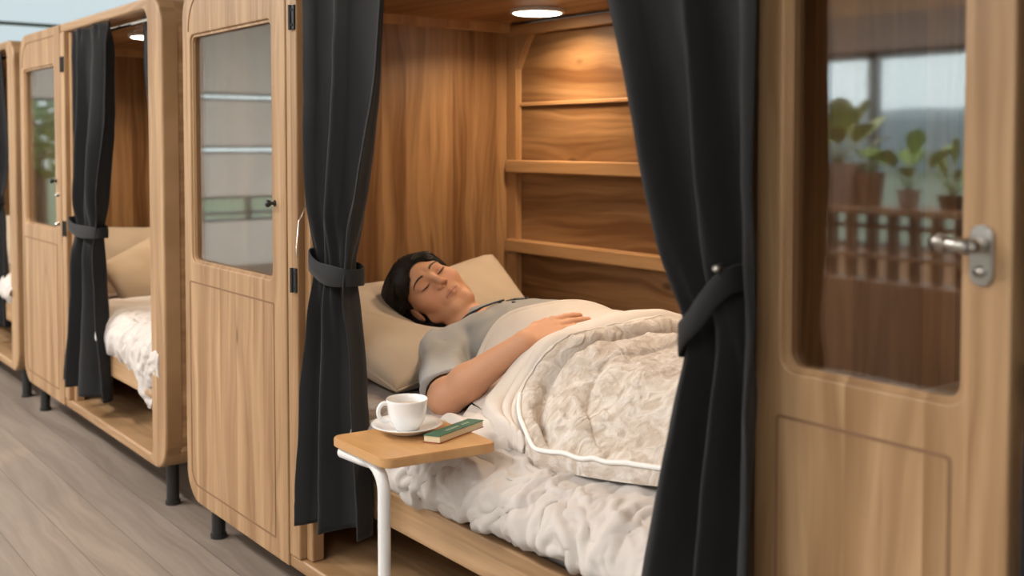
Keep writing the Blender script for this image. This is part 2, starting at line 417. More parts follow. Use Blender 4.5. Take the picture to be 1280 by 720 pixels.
# outdoors
bm = B(); box(bm, -60, 60, -60, 40, -.6, -.3); struct(bmk('ground', bm, 'lawn'))
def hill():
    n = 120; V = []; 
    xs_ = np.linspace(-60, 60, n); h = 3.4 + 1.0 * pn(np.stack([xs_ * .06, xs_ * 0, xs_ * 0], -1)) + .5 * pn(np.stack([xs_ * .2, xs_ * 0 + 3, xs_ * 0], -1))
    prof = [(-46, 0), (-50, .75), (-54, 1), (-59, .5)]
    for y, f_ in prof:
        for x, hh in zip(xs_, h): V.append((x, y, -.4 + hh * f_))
    o = mk('hill', V, gridfaces(len(prof), n), 'hill_haze', smooth=True)
    tag(o, 'hill ridge tinted with pale blue haze far behind the window, seen mirrored in the near glass door', 'hill')
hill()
def tree(x, y, h_, cr, label, seed):
    r_ = np.random.default_rng(seed); root = empty('garden_tree', (x, y, -.3), label, 'tree', 'garden trees outside the windows')
    bm = B(); tube(bm, [(x, y, -.3), (x + .05, y, h_ * .4), (x, y + .05, h_ * .75)], .09, 8, rr=[.12, .09, .04]); bmk('trunk', bm, 'bark', root, smooth=True)
    V = []; F_ = []
    for _ in range(420):
        d = r_.normal(size=3); d /= np.linalg.norm(d); q = np.array([x, y, h_ * .68]) + d * cr * r_.uniform(.45, 1) * np.array([1, 1, .8])
        a = r_.normal(size=3); a /= np.linalg.norm(a); b_ = np.cross(a, d); b_ /= np.linalg.norm(b_) + 1e-6; s_ = cr * .12
        k = len(V); V += [q - a * s_, q + b_ * s_ * .5, q + a * s_, q - b_ * s_ * .5 + d * .02]; F_.append([k, k + 1, k + 2, k + 3])
    mk('foliage', V, F_, 'tree_green', root)
tree(-9.4, -1.9, 2.0, .75, 'small bright green tree outside the left end window, mirrored in the second pod door', 3)
tree(-.3, -12.5, 2.6, 1.3, 'round green tree outside, mirrored at the right side of the near glass door', 5)
tree(-3.6, -14.5, 2.2, 1.2, 'round green tree outside, mirrored at the left side of the near glass door', 6)

# linear ceiling lamps
def strip(x, y, z, L, power, label, alongx=True, hang=0, group='white linear ceiling lamps'):
    root = empty('linear_lamp', (x, y, z), label, 'lamp', group)
    dx, dy = (L / 2, .07) if alongx else (.07, L / 2)
    bm = B(); box(bm, x - dx, x + dx, y - dy, y + dy, z, z + .05, .006); bmk('housing', bm, 'white_enamel', root)
    bm = B(); box(bm, x - dx + .01, x + dx - .01, y - dy + .01, y + dy - .01, z - .012, z - .001, .003); bmk('diffuser', bm, 'white_tube', root)
    for s_ in (-.8, .8):
        if hang:
            bm = B(); cyl(bm, (x + dx * s_, y, z + .05), (x + dx * s_, y, RH), .004, 6); bmk('wire', bm, 'grey_aluminium', root)
    l_ = area('lamp_light', (x, y, z - .02), (0, 0, 0), dx * 2, dy * 2, power, (1, .965, .92)); l_.parent = root; l_.location = (0, 0, -.02)
for x, y, pw, lb in ((-4.2, -1.5, 40, 'white linear ceiling lamp in front of the leftmost pod'), (-1.5, -2.0, 95, 'white linear ceiling lamp in front of the second pod, over the aisle'), (1.0, -2.2, 45, 'white linear ceiling lamp in front of the sleeper, over the aisle'), (3.6, -2.6, 30, 'white linear ceiling lamp in front of the nearest pod'), (-4.2, -4.2, 40, 'white linear ceiling lamp at the corner of both window walls'), (-1.0, -4.4, 50, 'white linear ceiling lamp between the divider and the long window wall'), (2.2, -4.6, 35, 'white linear ceiling lamp by the right end of the long window wall')):
    strip(x, y, RH - .052, 1.5, pw, lb)
strip(.3, -5.2, 1.72, 1.1, 8, 'short white hanging strip lamp mirrored at the top of the near glass door', hang=1, group=None)

# ------------------------------------------------------------------ pods
DEP = 1.24; PZ0, PZ1 = .13, 1.63; T = .035; BACK = 1.2
def pod(X0, X1, D, rs, label, light, handle='knob', PZ0=.13, gz=(.822, .765)):
    """X0..X1 outer ends, D = x of door's right edge, rs = right stile width"""
    root = empty('sleeping_pod', (X0, 0, 0), label, 'sleeping pod', 'oak sleeping pods in a row')
    # front frame: rounded, right stile wide, door fills the left bay
    bm = B(); ring_prism(bm, rrect(X0, X1, PZ0, PZ1, .1, 8), rrect(X0 + .022, X1 - rs, PZ0 + T, PZ1 - T, (.085, .02, .05, .085), 8), -.002, .05, .008)
    bm.faces.ensure_lookup_table(); fm = []
    for f in bm.faces:
        c = f.calc_center_median(); fm.append(0 if (c.x > X1 - rs or c.x < X0 + .03) else 1)
    bmk('front_frame', bm, None, root, smooth=False, mats=['oak_vertical', 'oak_horizontal'], fm=fm)
    # carcass
    for nm, a in (('left_side', (X0 + .004, X0 + .03)), ('right_side', (X1 - .03, X1 - .004))):
        bm = B(); box(bm, a[0], a[1], .05, DEP, PZ0 + .06, PZ1 - .09, .002); bmk('side_panel', bm, 'oak_side', root)
        inner = a[1] if nm == 'left_side' else a[0]
    # end wall lining boards inside at head
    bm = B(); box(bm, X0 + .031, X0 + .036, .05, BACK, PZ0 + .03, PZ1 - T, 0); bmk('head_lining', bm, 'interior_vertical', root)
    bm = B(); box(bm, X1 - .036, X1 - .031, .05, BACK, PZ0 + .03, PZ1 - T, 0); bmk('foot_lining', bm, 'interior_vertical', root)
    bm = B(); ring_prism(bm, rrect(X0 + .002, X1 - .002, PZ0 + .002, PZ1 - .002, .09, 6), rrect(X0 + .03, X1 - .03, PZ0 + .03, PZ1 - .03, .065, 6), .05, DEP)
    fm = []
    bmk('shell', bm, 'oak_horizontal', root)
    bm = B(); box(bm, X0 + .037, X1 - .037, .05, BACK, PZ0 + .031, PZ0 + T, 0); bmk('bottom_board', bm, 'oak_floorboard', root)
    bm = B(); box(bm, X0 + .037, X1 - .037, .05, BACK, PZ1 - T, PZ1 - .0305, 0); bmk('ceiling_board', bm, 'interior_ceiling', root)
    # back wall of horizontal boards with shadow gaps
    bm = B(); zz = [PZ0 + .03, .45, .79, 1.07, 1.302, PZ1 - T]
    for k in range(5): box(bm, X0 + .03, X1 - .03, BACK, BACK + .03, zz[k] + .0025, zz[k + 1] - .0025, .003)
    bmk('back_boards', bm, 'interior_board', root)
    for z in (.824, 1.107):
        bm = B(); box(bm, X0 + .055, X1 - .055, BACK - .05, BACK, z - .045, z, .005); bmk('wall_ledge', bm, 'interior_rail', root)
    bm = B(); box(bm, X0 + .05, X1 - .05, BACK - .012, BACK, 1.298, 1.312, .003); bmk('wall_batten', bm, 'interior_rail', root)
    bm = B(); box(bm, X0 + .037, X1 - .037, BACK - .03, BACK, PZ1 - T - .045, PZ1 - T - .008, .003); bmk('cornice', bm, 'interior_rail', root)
    for xa, xb in ((X0 + .036, X0 + .062), (X1 - .062, X1 - .036)):
        bm = B(); box(bm, xa, xb, .06, BACK - .03, PZ1 - T - .032, PZ1 - T, .003); bmk('cornice', bm, 'interior_trim', root)
    for sx, xa in ((1, X0 + .036), (-1, X1 - .036)):
        bm = B(); box(bm, min(xa, xa + sx * .055), max(xa, xa + sx * .055), BACK - .028, BACK, PZ0 + .03, PZ1 - T - .045, .003); bmk('corner_post', bm, 'interior_trim', root)
        bm = B(); zt = PZ1 - T - .045
        plate(bm, [(xa + sx * .055, zt), (xa + sx * .055, zt - .12), (xa + sx * .1, zt - .04), (xa + sx * .13, zt)], BACK - .026, BACK); bmk('corner_brace', bm, 'interior_trim', root)
    # bed rail and slatted base
    bm = B(); box(bm, D + .04, X1 - rs + .01, .012, .04, .338, .418, .004); bmk('bed_rail', bm, 'oak_horizontal', root)
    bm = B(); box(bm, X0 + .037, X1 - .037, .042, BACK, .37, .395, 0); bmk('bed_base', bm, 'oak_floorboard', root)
    # hinge post beside the door
    if handle == 'knob': bm = B(); box(bm, D + .003, D + .058, -.006, .045, PZ0 + T, PZ1 - T, .004); box(bm, D + .058, D + .09, .012, .045, PZ0 + T, PZ1 - T, .004); bmk('hinge_post', bm, 'oak_vertical', root)
    # door with glazed upper half
    build_door(root, X0, D, handle, PZ0, gz)
    # feet
    for fx in (X0 + .085, X1 - .1):
        for fy in (.055, DEP - .12):
            bm = B(); cyl(bm, (fx, fy, .012), (fx, fy, PZ0 + .004), .02, 16); cyl(bm, (fx, fy, 0), (fx, fy, .012), .024, 16); bmk('foot', bm, 'black_metal', root)
    # curtain rod
    bm = B(); cyl(bm, (D + .05, .03, 1.567), (X1 - rs - .0, .03, 1.567), .0085, 12)
    for q in (D + .06, X1 - rs - .006): cyl(bm, (q - .006, .03, 1.567), (q + .006, .03, 1.567), .018, 16)
    bmk('curtain_rod', bm, 'chrome', root, smooth=False)
    # downlights
    for lx, ly, lp in light:
        lx += X0; bm = B(); lathe(bm, [(.0, PZ1 - T), (.088, PZ1 - T), (.088, PZ1 - T - .010), (.079, PZ1 - T - .012), (.079, PZ1 - T - .003), (0, PZ1 - T - .003)], (lx, ly, 0), 40)
        dl = bmk('downlight', bm, 'white_enamel', root, smooth=False)
        bm = B(); lathe(bm, [(0, PZ1 - T - .004), (.078, PZ1 - T - .004), (.074, PZ1 - T - .014), (.05, PZ1 - T - .017), (0, PZ1 - T - .018)], (lx, ly, 0), 40); bmk('diffuser', bm, 'warm_diffuser', dl, smooth=True)
        l_ = bpy.data.lights.new('pod_light', 'AREA'); l_.shape = 'DISK'; l_.size = .15; l_.energy = lp; l_.color = (1, .74, .49); l_.spread = math.radians(150)
        lo = bpy.data.objects.new('pod_light', l_); COL.objects.link(lo); lo.parent = root; lo.location = (lx - X0, ly, PZ1 - T - .022)
    return root

def build_door(root, X0, D, handle, PZ0, gz):
    gx0, gx1, gz0, gz1 = X0 + (.062 if handle == 'knob' else .05), D - (.078 if handle == 'knob' else .055), gz[0], 1.48
    y0, y1 = -.006, .03
    n = 8
    out = rrect(X0 + .006, D, PZ0 + .004, PZ1 - .004, (.095, .004, .004, .095), n); inn = rrect(gx0, gx1, gz0, gz1, .022, n)
    bm = B(); ring_prism(bm, out, inn, y0 - .002, y1, .004); dr = bmk('door', bm, 'oak_vertical', root)
    # dark strip on the door face, painted shade of a lower panel gap
    lp = rrect(X0 + .045, D - .07, PZ0 + .055, gz[1], (.05, .006, .006, .006), n)
    lo_ = rrect(X0 + .0435, D - .0685, PZ0 + .0535, gz[1] + .0015, (.0515, .0075, .0075, .0075), n)
    bm = B(); ring_prism(bm, lo_, [(p[0] * 1, p[1]) for p in rrect(X0 + .048, D - .073, PZ0 + .058, gz[1] - .003, (.048, .005, .005, .005), n)], y0 - .0031, y0 - .0015); bmk('groove_shade_line', bm, 'groove_shade', dr)
    # dark arched bead above the pane, stands for groove shade
    g0 = gx0 - .008; pts = []
    for k in range(13):
        a = PI - k / 12 * PI / 2; pts.append((g0 + .085 + .085 * math.cos(a), y0 - .0025, gz1 + .01 + .10 * math.sin(a)))
    pts.append((D - .07, y0 - .0025, gz1 + .11)); bm = B(); tube(bm, pts, .0018, 6); bmk('groove_shade_line', bm, 'groove_shade', dr)
    bm = B(); plate(bm, rrect(gx0 - .004, gx1 + .004, gz0 - .004, gz1 + .004, .022, n), y0 + .014, y0 + .019); bmk('glass_pane', bm, 'pod_glass', dr)
    bm = B(); ring_prism(bm, rrect(gx0 + .0, gx1 - .0, gz0 + .0, gz1 - .0, .022, n), rrect(gx0 + .007, gx1 - .007, gz0 + .007, gz1 - .007, .018, n), y0 + .004, y0 + .013); bmk('glazing_bead', bm, 'oak_vertical' , dr)
    for z in ((.835, 1.471) if handle == 'knob' else ()):
        bm = B(); box(bm, D + .036, D + .056, y0 - .005, y0 + .001, z - .03, z + .03, .002); cyl(bm, (D + .038, y0 - .006, z - .03), (D + .038, y0 - .006, z + .03), .0045, 10)
        for q in (-.018, .018): cyl(bm, (D + .048, y0 - .007, z + q), (D + .048, y0 - .004, z + q), .003, 8)
        bmk('hinge', bm, 'black_metal', dr)
    if handle == 'knob':
        kx = gx1 + .018; bm = B(); lathe(bm, [(0, 0), (.0085, 0), (.0085, -.003), (.004, -.006), (.004, -.012), (.009, -.017), (.0095, -.023), (.006, -.027), (0, -.028)], (kx, y0, 1.018), 20, 'Y'); bmk('door_knob', bm, 'black_metal', dr, smooth=True)
    else:
        hx = D - .034; hz = 1.048
        bm = B(); plate(bm, rrect(hx - .014, hx + .014, hz - .042, hz + .028, .0135, 6), y0 - .008, y0 - .002, .002); bmk('handle_plate', bm, 'brushed_steel', dr)
        bm = B(); cyl(bm, (hx, y0 - .005, hz + .005), (hx, y0 - .04, hz + .005), .009, 16)
        tube(bm, [(hx + .004, y0 - .04, hz + .005), (hx - .014, y0 - .042, hz + .007), (hx - .029, y0 - .04, hz + .007)], .01, 14, rr=[.0105, .0078, .009]); lathe(bm, [(0, -.012), (.009, -.010), (.0115, 0), (.009, .008), (0, .01)], (hx - .031, y0 - .04, hz + .007), 16, 'Y'); cyl(bm, (hx, y0 - .008, hz - .025), (hx, y0 - .012, hz - .025), .007, 14)
        bmk('lever_handle', bm, 'brushed_steel', dr, smooth=True)
    return dr

P1 = pod(0.0, 2.10, .675, .05, 'oak sleeping pod in the middle, where a person sleeps, with glazed left door', ((.42, 1.0, 4.2), (1.32, .62, 3.6)), 'knob', .112)
P2 = pod(-1.90, -.187, -1.284, .125, 'blurred oak sleeping pod left of the middle one, empty bed and drawn-back black curtains', ((.77, .3, 5.0),))
P3 = pod(-3.95, -2.03, -3.3, .12, 'oak sleeping pod cut off by the left edge of the picture', ((1.6, .5, 5.0),))
P4 = pod(2.12, 4.2, 2.486, .05, 'nearest oak pod at the right edge, glass door with steel lever handle', ((1.3, .7, 5.0),), 'lever', .13, (.862, .80))

# ------------------------------------------------------------------ curtains
def interp(tab, z):
    zs = [t[0] for t in tab][::-1]
    return [np.interp(z, zs, [t[k] for t in tab][::-1]) for k in (1, 2)]
def curtain(tab, yc, nf, amp, label, tie, seed, top_gather=True, tiedir=None, group=None, lift=0.0, tx=0.0):
    """tab rows (z, xl, xr) from the top down"""
    zt, zb = tab[0][0], tab[-1][0]; NZ, NS = 110, 150
    z = np.linspace(zt, zb, NZ); xl, xr = interp(tab, z)
    k = np.ones(9) / 9
    for _ in range(2):
        xl = np.convolve(np.pad(xl, 4, 'edge'), k, 'valid'); xr = np.convolve(np.pad(xr, 4, 'edge'), k, 'valid')
    s_ = np.linspace(0, 1, NS); S, Z = np.meshgrid(s_, z, indexing='ij')
    ph = seed * 1.7
    d = (zt - Z)
    Sw = S + .03 * np.sin(2 * PI * S * 1.3 + ph + Z * 1.1) + .02 * np.sin(5.1 * Z + S * 7 + ph)
    fold = np.sin(2 * PI * nf * Sw + ph) + .15 * np.sin(2 * PI * nf * 2 * Sw + 1.3 * ph + Z * 1.5)
    fold = np.sign(fold) * np.abs(fold) ** .8
    at = tie if tie else -9
    tight = np.exp(-((Z - at) / .07) ** 2)
    A = amp * (.75 + .35 * ss(.1, .5, d)) * (1 - .45 * tight) * (1 + .35 * ss(at - .1, zb, Z) if tie else 1)
    Y = yc - A * fold
    gather = np.exp(-(d / .05) ** 2) if top_gather else 0
    Y = Y * (1 - .5 * gather) + .5 * gather * (yc - .012 * np.sin(2 * PI * nf * 3.2 * S + ph))
    width = (xr - xl)[None, :]
    X = xl[None, :] + width * (S + .075 / nf * np.sin(2 * PI * nf * Sw * 1 + ph + 1.1) * (1 - tight * .5) * np.clip(8 * S * (1 - S), 0, 1))
    P_ = np.stack([X, Y, Z], -1)
    # tension creases radiating from the tie
    if tie:
        cr = np.sin(2 * PI * (S * 9 + (Z - tie) * 3)) * np.exp(-((Z - tie) / .13) ** 2) * .0045
        P_[..., 1] += cr
    P_[..., 1] += .003 * pn(P_, 14, seed) + .006 * pn(P_, 5, seed)
    P_[..., 2] += lift * S * ss(zt, zb, Z) ** 2
    P_[..., 1] -= .0018 * ss(zb + .058, zb + .052, Z)
    root = empty('curtain', (float(xl[0]), yc, zb), label, 'curtain', group)
    o = mk('cloth', P_.reshape(-1, 3), gridfaces(NS, NZ), 'curtain_cloth', root, smooth=True)
    m = o.modifiers.new('thick', 'SOLIDIFY'); m.thickness = .004; m.offset = 0
    if tie:
        zl, zr = tiedir if tiedir else (tie, tie); hw = .020
        nb = 64; V = []
        xa, xb = float(np.interp(-tie, -z, xl)) - .004, float(np.interp(-tie, -z, xr)) + .004 - tx
        for q in range(nb):
            a = 2 * PI * q / nb; cx = (xa + xb) / 2 - (xb - xa) / 2 * math.cos(a); cy = yc - (amp * 1.15 + .014) * math.sin(a) * (abs(math.sin(a)) ** -.35 if abs(math.sin(a)) > .02 else 1) * .85
            f_ = (cx - xa) / (xb - xa); zc = zl * (1 - f_) + zr * f_ - .008 * math.sin(PI * f_)
            for w_, off in ((-hw, 0), (-hw * .93, .003), (0, .004), (hw * .93, .003), (hw, 0)):
                V.append((cx, cy - off * math.sin(a), zc + w_ + .002 * math.sin(f_ * 9 + w_ * 60)))
        o = mk('tieback', V, gridfaces(nb, 5, True), 'curtain_cloth', root, smooth=True)
        m = o.modifiers.new('thick', 'SOLIDIFY'); m.thickness = .005; m.offset = 0
    return root, (tie and (xa, xb))
CG = None
cl, _ = curtain([(1.59, .822, 1.185), (1.45, .828, 1.180), (1.3, .828, 1.163), (1.1, .832, 1.11), (.93, .855, 1.04), (.86, .868, 1.02), (.80, .86, 1.035), (.66, .825, 1.068), (.4, .80, 1.09), (.26, .79, 1.115)], -.018, 1.9, .027, 'black curtain gathered to the left of the sleeping person, beside the glazed door', .885, 1.3, tiedir=(.905, .873), lift=.06)
bm = B(); tube(bm, [(.79, -.004, 1.035), (.80, -.035, .985), (.825, -.055, .925), (.84, -.06, .905)], .0016, 8); bmk('tie_cord', bm, 'brushed_steel', cl, smooth=True)
cr, _ = curtain([(1.59, 1.82, 2.172), (1.4, 1.885, 2.172), (1.27, 1.93, 2.172), (1.14, 1.962, 2.172), (1.0, 2.002, 2.172), (.92, 2.052, 2.168), (.875, 2.054, 2.168), (.72, 2.01, 2.17), (.51, 1.97, 2.17), (.28, 1.93, 2.17)], -.044, 2.3, .030, 'large black curtain tied back right of the bed, next to the near glass door', .91, 4, tiedir=(.885, .985), tx=.045)
bm = B(); lathe(bm, [(0, 0), (.006, 0), (.006, -.01), (.004, -.014), (0, -.015)], (2.118, -.07, 1.0), 14, 'Y'); bmk('tie_button', bm, 'brushed_steel', cr, smooth=True)
c2, _ = curtain([(1.585, -1.08, -.66), (1.50, -1.065, -.635), (1.25, -1.08, -.65), (.9, -1.10, -.76), (.83, -1.10, -.79), (.6, -1.15, -.77), (.25, -1.235, -.74)], -.01, 2.6, .028, 'black curtain hanging at the left of the second pod opening', .86, 2, tiedir=(.87, .85))
for z in (.97, .86):
    bm = B(); lathe(bm, [(0, 0), (.008, 0), (.008, -.012), (0, -.016)], (-1.175, -.045, z), 12, 'Y'); bmk('tie_button', bm, 'brushed_steel', c2, smooth=True)
curtain([(1.585, -.475, -.32), (1.4, -.45, -.32), (1.1, -.39, -.31), (.95, -.36, -.31), (.6, -.345, -.31), (.3, -.34, -.31)], .035, 1.5, .012, 'narrow black curtain end at the right post of the second pod', None, 6)
curtain([(1.585, -2.75, -2.3), (1.2, -2.75, -2.26), (.9, -2.7, -2.36), (.3, -2.8, -2.3)], -.0, 4, .03, 'black curtain in the pod at the left edge of the picture', .9, 3)
curtain([(1.585, 2.50, 2.80), (1.2, 2.50, 2.78), (.9, 2.50, 2.74), (.3, 2.50, 2.78)], .02, 3, .028, 'black curtain strip at the right edge beyond the steel handle', .9, 5)

# ------------------------------------------------------------------ distance-field modelling
def vlen(a): return np.sqrt((a * a).sum(-1))
def cap(P_, a, b_, ra, rb):
    a = np.asarray(a, float); b_ = np.asarray(b_, float); ba = b_ - a; pa = P_ - a
    h = np.clip((pa @ ba) / (ba @ ba), 0, 1); return vlen(pa - h[..., None] * ba) - (ra + (rb - ra) * h)
def ell(P_, c, r, M=None):
    q = P_ - np.asarray(c, float)
    if M is not None: q = q @ np.asarray(M)
    r = np.asarray(r, float); k0 = vlen(q / r); k1 = vlen(q / (r * r)); return k0 * (k0 - 1) / (k1 + 1e-9)
def smin(a, b_, k): h = np.clip(.5 + .5 * (b_ - a) / k, 0, 1); return b_ + (a - b_) * h - k * h * (1 - h)
def smax(a, b_, k): return -smin(-a, -b_, k)
def net(f, lo, hi, h, lip=1.6):
    """surface net of field f inside the box, coarse culling first, vertices projected on to the surface"""
    lo = np.array(lo, float); hi = np.array(hi, float); Bk = 6
    nb = np.ceil((hi - lo) / (h * Bk)).astype(int); n = nb * Bk + 1
    cc = [lo[i] + (np.arange(nb[i]) + .5) * h * Bk for i in range(3)]
    G = np.stack(np.meshgrid(*cc, indexing='ij'), -1); cv = f(G.reshape(-1, 3)).reshape(nb)
    V = np.repeat(np.repeat(np.repeat(cv, Bk, 0), Bk, 1), Bk, 2); V = np.pad(V, ((0, 1),) * 3, 'edge').astype(np.float32)
    near = np.argwhere(np.abs(cv) < h * Bk * lip)
    off = np.stack(np.meshgrid(*[np.arange(Bk + 1)] * 3, indexing='ij'), -1).reshape(-1, 3)
    for s0 in range(0, len(near), 600):
        idx = (near[s0:s0 + 600] * Bk)[:, None, :] + off[None]; v = f((lo + idx.reshape(-1, 3) * h)).astype(np.float32)
        ii = idx.reshape(-1, 3); V[ii[:, 0], ii[:, 1], ii[:, 2]] = v
    S = V < 0; c = None
    sh = tuple(np.array(V.shape) - 1); cnt = np.zeros(sh, np.int8)
    cor = [(a, b_, c_) for a in (0, 1) for b_ in (0, 1) for c_ in (0, 1)]
    sl = lambda q: tuple(slice(q[i], q[i] + sh[i]) for i in range(3))
    for q in cor: cnt += S[sl(q)]
    act = (cnt > 0) & (cnt < 8); ids = -np.ones(sh, np.int64); cells = np.argwhere(act); ids[act] = np.arange(len(cells))
    pos = np.zeros((len(cells), 3)); num = np.zeros(len(cells))
    for a in cor:
        for ax in range(3):
            if a[ax]: continue
            b_ = list(a); b_[ax] = 1
            ia = cells + np.array(a); ib = cells + np.array(b_)
            va = V[ia[:, 0], ia[:, 1], ia[:, 2]]; vb = V[ib[:, 0], ib[:, 1], ib[:, 2]]; m = (va < 0) != (vb < 0)
            t = np.where(m, va / np.where(m, va - vb, 1), 0); p = ia + t[:, None] * (np.array(b_) - np.array(a)); pos[m] += p[m]; num[m] += 1
    pos = lo + pos / num[:, None] * h
    e = h * .3
    for _ in range(2):
        v = f(pos); g = np.stack([f(pos + np.eye(3)[k] * e) - f(pos - np.eye(3)[k] * e) for k in range(3)], -1) / (2 * e)
        gn = (g * g).sum(-1) + 1e-6; st = np.clip(v / gn, -h, h)[:, None] * g; sn = vlen(st); pos -= st * np.minimum(1, h * .7 / (sn + 1e-9))[:, None]
    F_ = []
    for ax in range(3):
        o1, o2 = [k for k in range(3) if k != ax]; A = S[tuple(slice(None, -1) if k == ax else slice(1, -1) for k in range(3))]
        Bq = S[tuple(slice(1, None) if k == ax else slice(1, -1) for k in range(3))]
        E_ = np.argwhere(A != Bq); E_[:, o1] += 1; E_[:, o2] += 1
        if not len(E_): continue
        d1 = np.zeros(3, int); d1[o1] = 1; d2 = np.zeros(3, int); d2[o2] = 1
        q = np.stack([ids[tuple((E_ - k).T)] for k in (d1 * 0, d1, d1 + d2, d2)], -1)
        ins = S[tuple(E_.T)]; flip = ins if ax != 1 else ~ins
        q[~flip] = q[~flip][:, ::-1]; F_.append(q)
    F_ = np.concatenate(F_); F_ = F_[(F_ >= 0).all(1)]
    return pos, F_

# ------------------------------------------------------------------ the sleeper: frames
MT = .53                                     # mattress top
sC, cC = math.sin(math.radians(38)), math.cos(math.radians(38))
Rv = np.array([sC, cC, 0]); Bv = np.array([cC, -sC, 0]); Uv = np.array([0, 0, 1.])       # picture right, towards viewer, up
cvec = -.826 * Rv + .563 * Uv; lvec = .563 * Rv + .826 * Uv
Fh = .30 * cvec + .24 * lvec + .92 * Bv; Fh /= np.linalg.norm(Fh)
Ch = cvec + .08 * lvec; Ch = Ch - (Ch @ Fh) * Fh; Ch /= np.linalg.norm(Ch)
Lh = np.cross(Fh, Ch)
if Lh @ lvec < 0: Lh = -Lh
HM = np.array([[-0.0144, 0.7521, 0.6589], [0.6956, -0.4658, 0.5469], [-0.7183, -0.4662, 0.5165]])   # rows: side, face, crown
HS = 1.04; Fh = HM[1]
HC = np.array([0.551, 0.5071, 0.7464])
def toh(P_): return (P_ - HC) @ HM.T / HS
def fromh(q): return HC + HS * (np.asarray(q, float) @ HM)
def headL(q):
    x = np.abs(q[..., 0]); y = q[..., 1]; z = q[..., 2]; qs = np.stack([x, y, z], -1)
    d = ell(q, (0, -.018, .035), (.073, .092, .085))
    d = smin(d, ell(q, (0, .020, -.022), (.063, .062, .088)), .03)
    d = smin(d, cap(qs, (.054, -.004, -.056), (.022, .048, -.100), .016, .017), .028)      # jaw
    d = smin(d, cap(q, (-.015, .058, -.104), (.015, .058, -.104), .0175, .0175), .020)       # chin
    d = smin(d, ell(qs, (.043, .046, -.026), (.023, .022, .026)), .025)                     # cheek
    d = smin(d, cap(qs, (.012, .074, .024), (.040, .062, .024), .009, .009), .018)          # brow ridge
    d = smax(d, -ell(qs, (.031, .093, .004), (.017, .017, .013)), .014)                     # socket
    d = smin(d, ell(qs, (.0315, .0655, .003), (.0165, .0135, .0115)), .0055)                # closed lid
    d = smin(d, cap(q, (0, .077, .016), (0, .097, -.026), .0065, .0085), .011)              # nose bridge
    d = smin(d, ell(q, (0, .0975, -.030), (.0095, .010, .0085)), .006)                      # tip
    d = smin(d, ell(qs, (.0115, .0865, -.0335), (.0068, .009, .0065)), .005)                # wings
    d = smax(d, -ell(qs, (.0060, .0925, -.0415), (.0033, .0048, .0042)), .003)              # nostril
    ml = cap(qs, (0, .0775, -.060), (.021, .069, -.0615), .0062, .0028)
    ml2 = cap(qs, (0, .0765, -.0695), (.017, .070, -.067), .0072, .003)
    d = smin(d, ell(q, (0, .062, -.063), (.030, .016, .018)), .012)
    d = smin(d, ml, .004); d = smin(d, ml2, .004)
    d = smax(d, -cap(qs, (0, .0845, -.0645), (.021, .0735, -.0635), .0011, .0009), .0018)   # line between the lips
    ear = ell(qs, (.078, -.012, -.010), (.0070, .0155, .0265)); ear = smax(ear, -ell(qs, (.086, -.008, -.007), (.0065, .0085, .016)), .003)
    d = smin(d, ear, .006)
    return d
NB0 = np.array([.797, .562, .627])           # base of the neck
NK0 = fromh((0, -.022, -.05)); NK1 = fromh((0, -.006, -.075))
SHR, SHL = np.array([.815, .370, .622]), np.array([.825, .735, .655])
ELR, WRR = np.array([1.095, .180, .590]), np.array([1.245, .285, .728])
ELL_, WRL = np.array([1.10, .86, .61]), np.array([1.31, .66, .715])
def neck(P_):
    d = cap(P_, NK0, NB0, .047, .057); return smin(d, cap(P_, NK1, NB0 + np.array([.02, -.01, .008]), .034, .042), .02)
def torso(P_, g=0.0):
    d = ell(P_, (.95, .555, .645), (.19, .178, .106)); d = smin(d, ell(P_, (1.13, .555, .640), (.20, .150, .098)), .08)
    d = smin(d, ell(P_, (1.33, .56, .625), (.16, .17, .100)), .08)
    d = smin(d, cap(P_, SHR, SHL, .056, .060), .05); d = smin(d, cap(P_, NB0, (.88, .555, .64), .050, .070), .04)
    return d - g
def legs(P_):
    d = 9.0
    for s_, y in ((-1, .48), (1, .64)):
        d = np.minimum(d, smin(cap(P_, (1.36, y, .625), (1.70, y - .02, .665), .085, .055), cap(P_, (1.70, y - .02, .665), (1.97, y, .60), .054, .038), .03))
        d = smin(d, cap(P_, (1.97, y, .60), (2.0, y, .68), .036, .025), .02)
    return d
def nrm(v): v = np.asarray(v, float); return v / np.linalg.norm(v)
